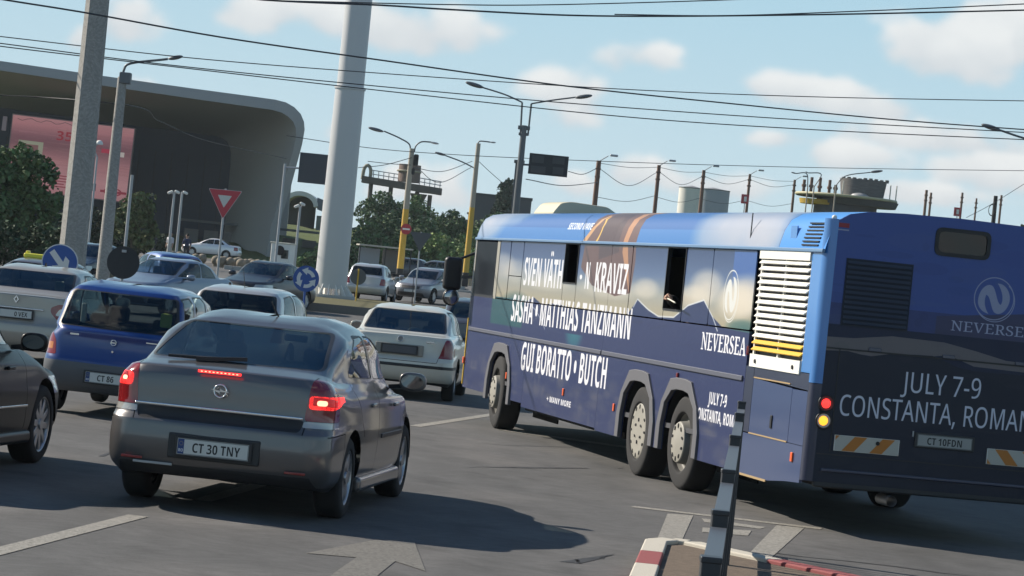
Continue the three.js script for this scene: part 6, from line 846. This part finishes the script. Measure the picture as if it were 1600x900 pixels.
function walker(label, at, turn, shirt, legs, hair, shorts, stride) { // skin 0, shirt 1, trousers 2, shoes 3, hair 4
  const o = thing('person', label, 'person', at, turn), s = stride, sk = [.40, .25, .18], bones = [];
  bones.push([[0, 1.60, 0], [0, 1.63, -.01], .098, .10, 0], [[0, 1.66, .015], [0, 1.69, .02], .092, .08, 4], [[0, 1.44, 0], [0, 1.54, -.01], .055, .05, 0], [[0, 1.58, -.10], [0, 1.56, -.105], .016, .016, 0]);
  bones.push([[-.12, 1.36, 0], [.12, 1.36, 0], .095, .095, 1], [[0, 1.32, 0], [0, 1.05, 0], .145, .125, 1], [[-.07, .95, 0], [.07, .95, 0], .12, .12, 2]);
  for (const e of [-1, 1]) { const k = e * s; bones.push([[e * .19, 1.38, 0], [e * .24, 1.12, k * .06], .058, .047, 1], [[e * .24, 1.12, k * .06], [e * .23, .90, -k * .04 - .05], .042, .032, shirt.long ? 1 : 0], [[e * .23, .90, -.05 - k * .04], [e * .225, .80, -.07 - k * .04], .035, .022, 0]); bones.push([[e * .09, .90, 0], [e * .10, .50, -k * .12], .088, .062, 2], [[e * .10, .50, -k * .12], [e * .10, .09, -k * .05 + (k > 0 ? 0 : .05)], .056, .038, shorts ? 0 : 2], [[e * .10, .045, -k * .05 + .03], [e * .11, .035, -k * .05 - .14], .045, .035, 3]); }
  const g = flesh(bones, [-.4, 0, -.4], [.4, 1.8, .4], 64, [sk, shirt.c, legs, [.05, .05, .05], hair]); mesh('body', g, M.person, o); return o;
}
walker('person in white shirt and pale shorts standing behind the parked queue', [-20.60, 1.12, -174.00], 2.6, { c: [.55, .55, .58] }, [.42, .40, .36], [.05, .04, .035], 1, .3);
walker('person in navy shirt and dark shorts beside the white parked car', [-19.82, 1.13, -176.00], .4, { c: [.035, .045, .09] }, [.03, .032, .04], [.03, .025, .02], 1, .5);
walker('person in dark clothes and a pale cap walking past the olive tree', [-22.02, 1.15, -178.00], 1.3, { c: [.03, .032, .04], long: 1 }, [.03, .03, .035], [.60, .60, .58], 0, .9);
walker('person in dark jacket standing by the round sign back', [-23.40, 1.10, -172.00], -.6, { c: [.035, .04, .045], long: 1 }, [.03, .03, .034], [.10, .085, .08], 0, .4);
{ // passenger leaning a hand out of the open bus window; coordinates in the bus frame
  const o = thing('person', 'passenger in black leaning an arm out of the open bus window', 'person', [2.735, 0, -25.837], .2211), P = (u, v, h) => [v, h, -u], sk = [.42, .26, .19], cl = [.012, .012, .014];
  const body = flesh([[P(4.98, .42, 1.30), P(4.95, .42, 1.75), .17, .15, 1], [P(4.95, .28, 1.78), P(4.95, .56, 1.78), .10, .10, 1], [P(4.95, .42, 1.85), P(4.95, .42, 1.96), .055, .05, 0], [P(4.95, .42, 2.08), P(4.95, .40, 2.10), .10, .105, 0], [P(4.97, .43, 2.14), P(4.97, .43, 2.17), .10, .085, 2], [P(4.85, .41, 2.06), P(4.84, .41, 2.05), .018, .016, 0], [P(4.95, .26, 1.78), P(4.90, .03, 1.92), .066, .052, 1], [P(4.90, .03, 1.92), P(4.72, -.07, 1.945), .048, .036, 1]], [-.15, 1.1, -5.2], [.75, 2.3, -4.6], 84, [sk, cl, [.03, .02, .015]], .03);
  const f = []; f.push([P(4.73, -.07, 1.945), P(4.64, -.085, 1.95), .03, .034, 0], [P(4.63, -.10, 1.96), P(4.63, -.065, 1.945), .022, .02, 0]); [[.0, .105, .012], [.016, .10, .004], [.030, .092, -.004], [.042, .078, -.012]].forEach(([dv, l, dh], i) => { const r = [.0095, .0095, .009, .008][i], a = P(4.61, -.115 + dv, 1.965 - dv * .5), b = P(4.61 - l * .55, -.118 + dv, 1.965 + dh - dv * .4), c = P(4.61 - l * .85, -.112 + dv * .9, 1.94 + dh - dv * .4); f.push([a, b, r, r * .95, 0], [b, c, r * .95, r * .8, 0]); }); f.push([P(4.67, -.11, 1.955), P(4.615, -.135, 1.93), .012, .011, 0], [P(4.615, -.135, 1.93), P(4.575, -.125, 1.925), .011, .0085, 0]);
  const hand = flesh(f, [-.16, 1.88, -4.76], [-.02, 2.02, -4.5], 64, [sk], .008); mesh('body', mergeGeometries([body, hand]), M.person, o);
  const st = mesh('pale_stick', bar([-.11, 1.935, -4.58], [-.13, 1.90, -4.22], .008).applyMatrix4(new THREE.Matrix4()), M.cream); st.position.set(2.735, 0, -25.837); st.rotation.y = .2211; tag(st, 'thin pale stick held in the hand at the bus window', 'stick');
}
renderer.render(scene, camera);
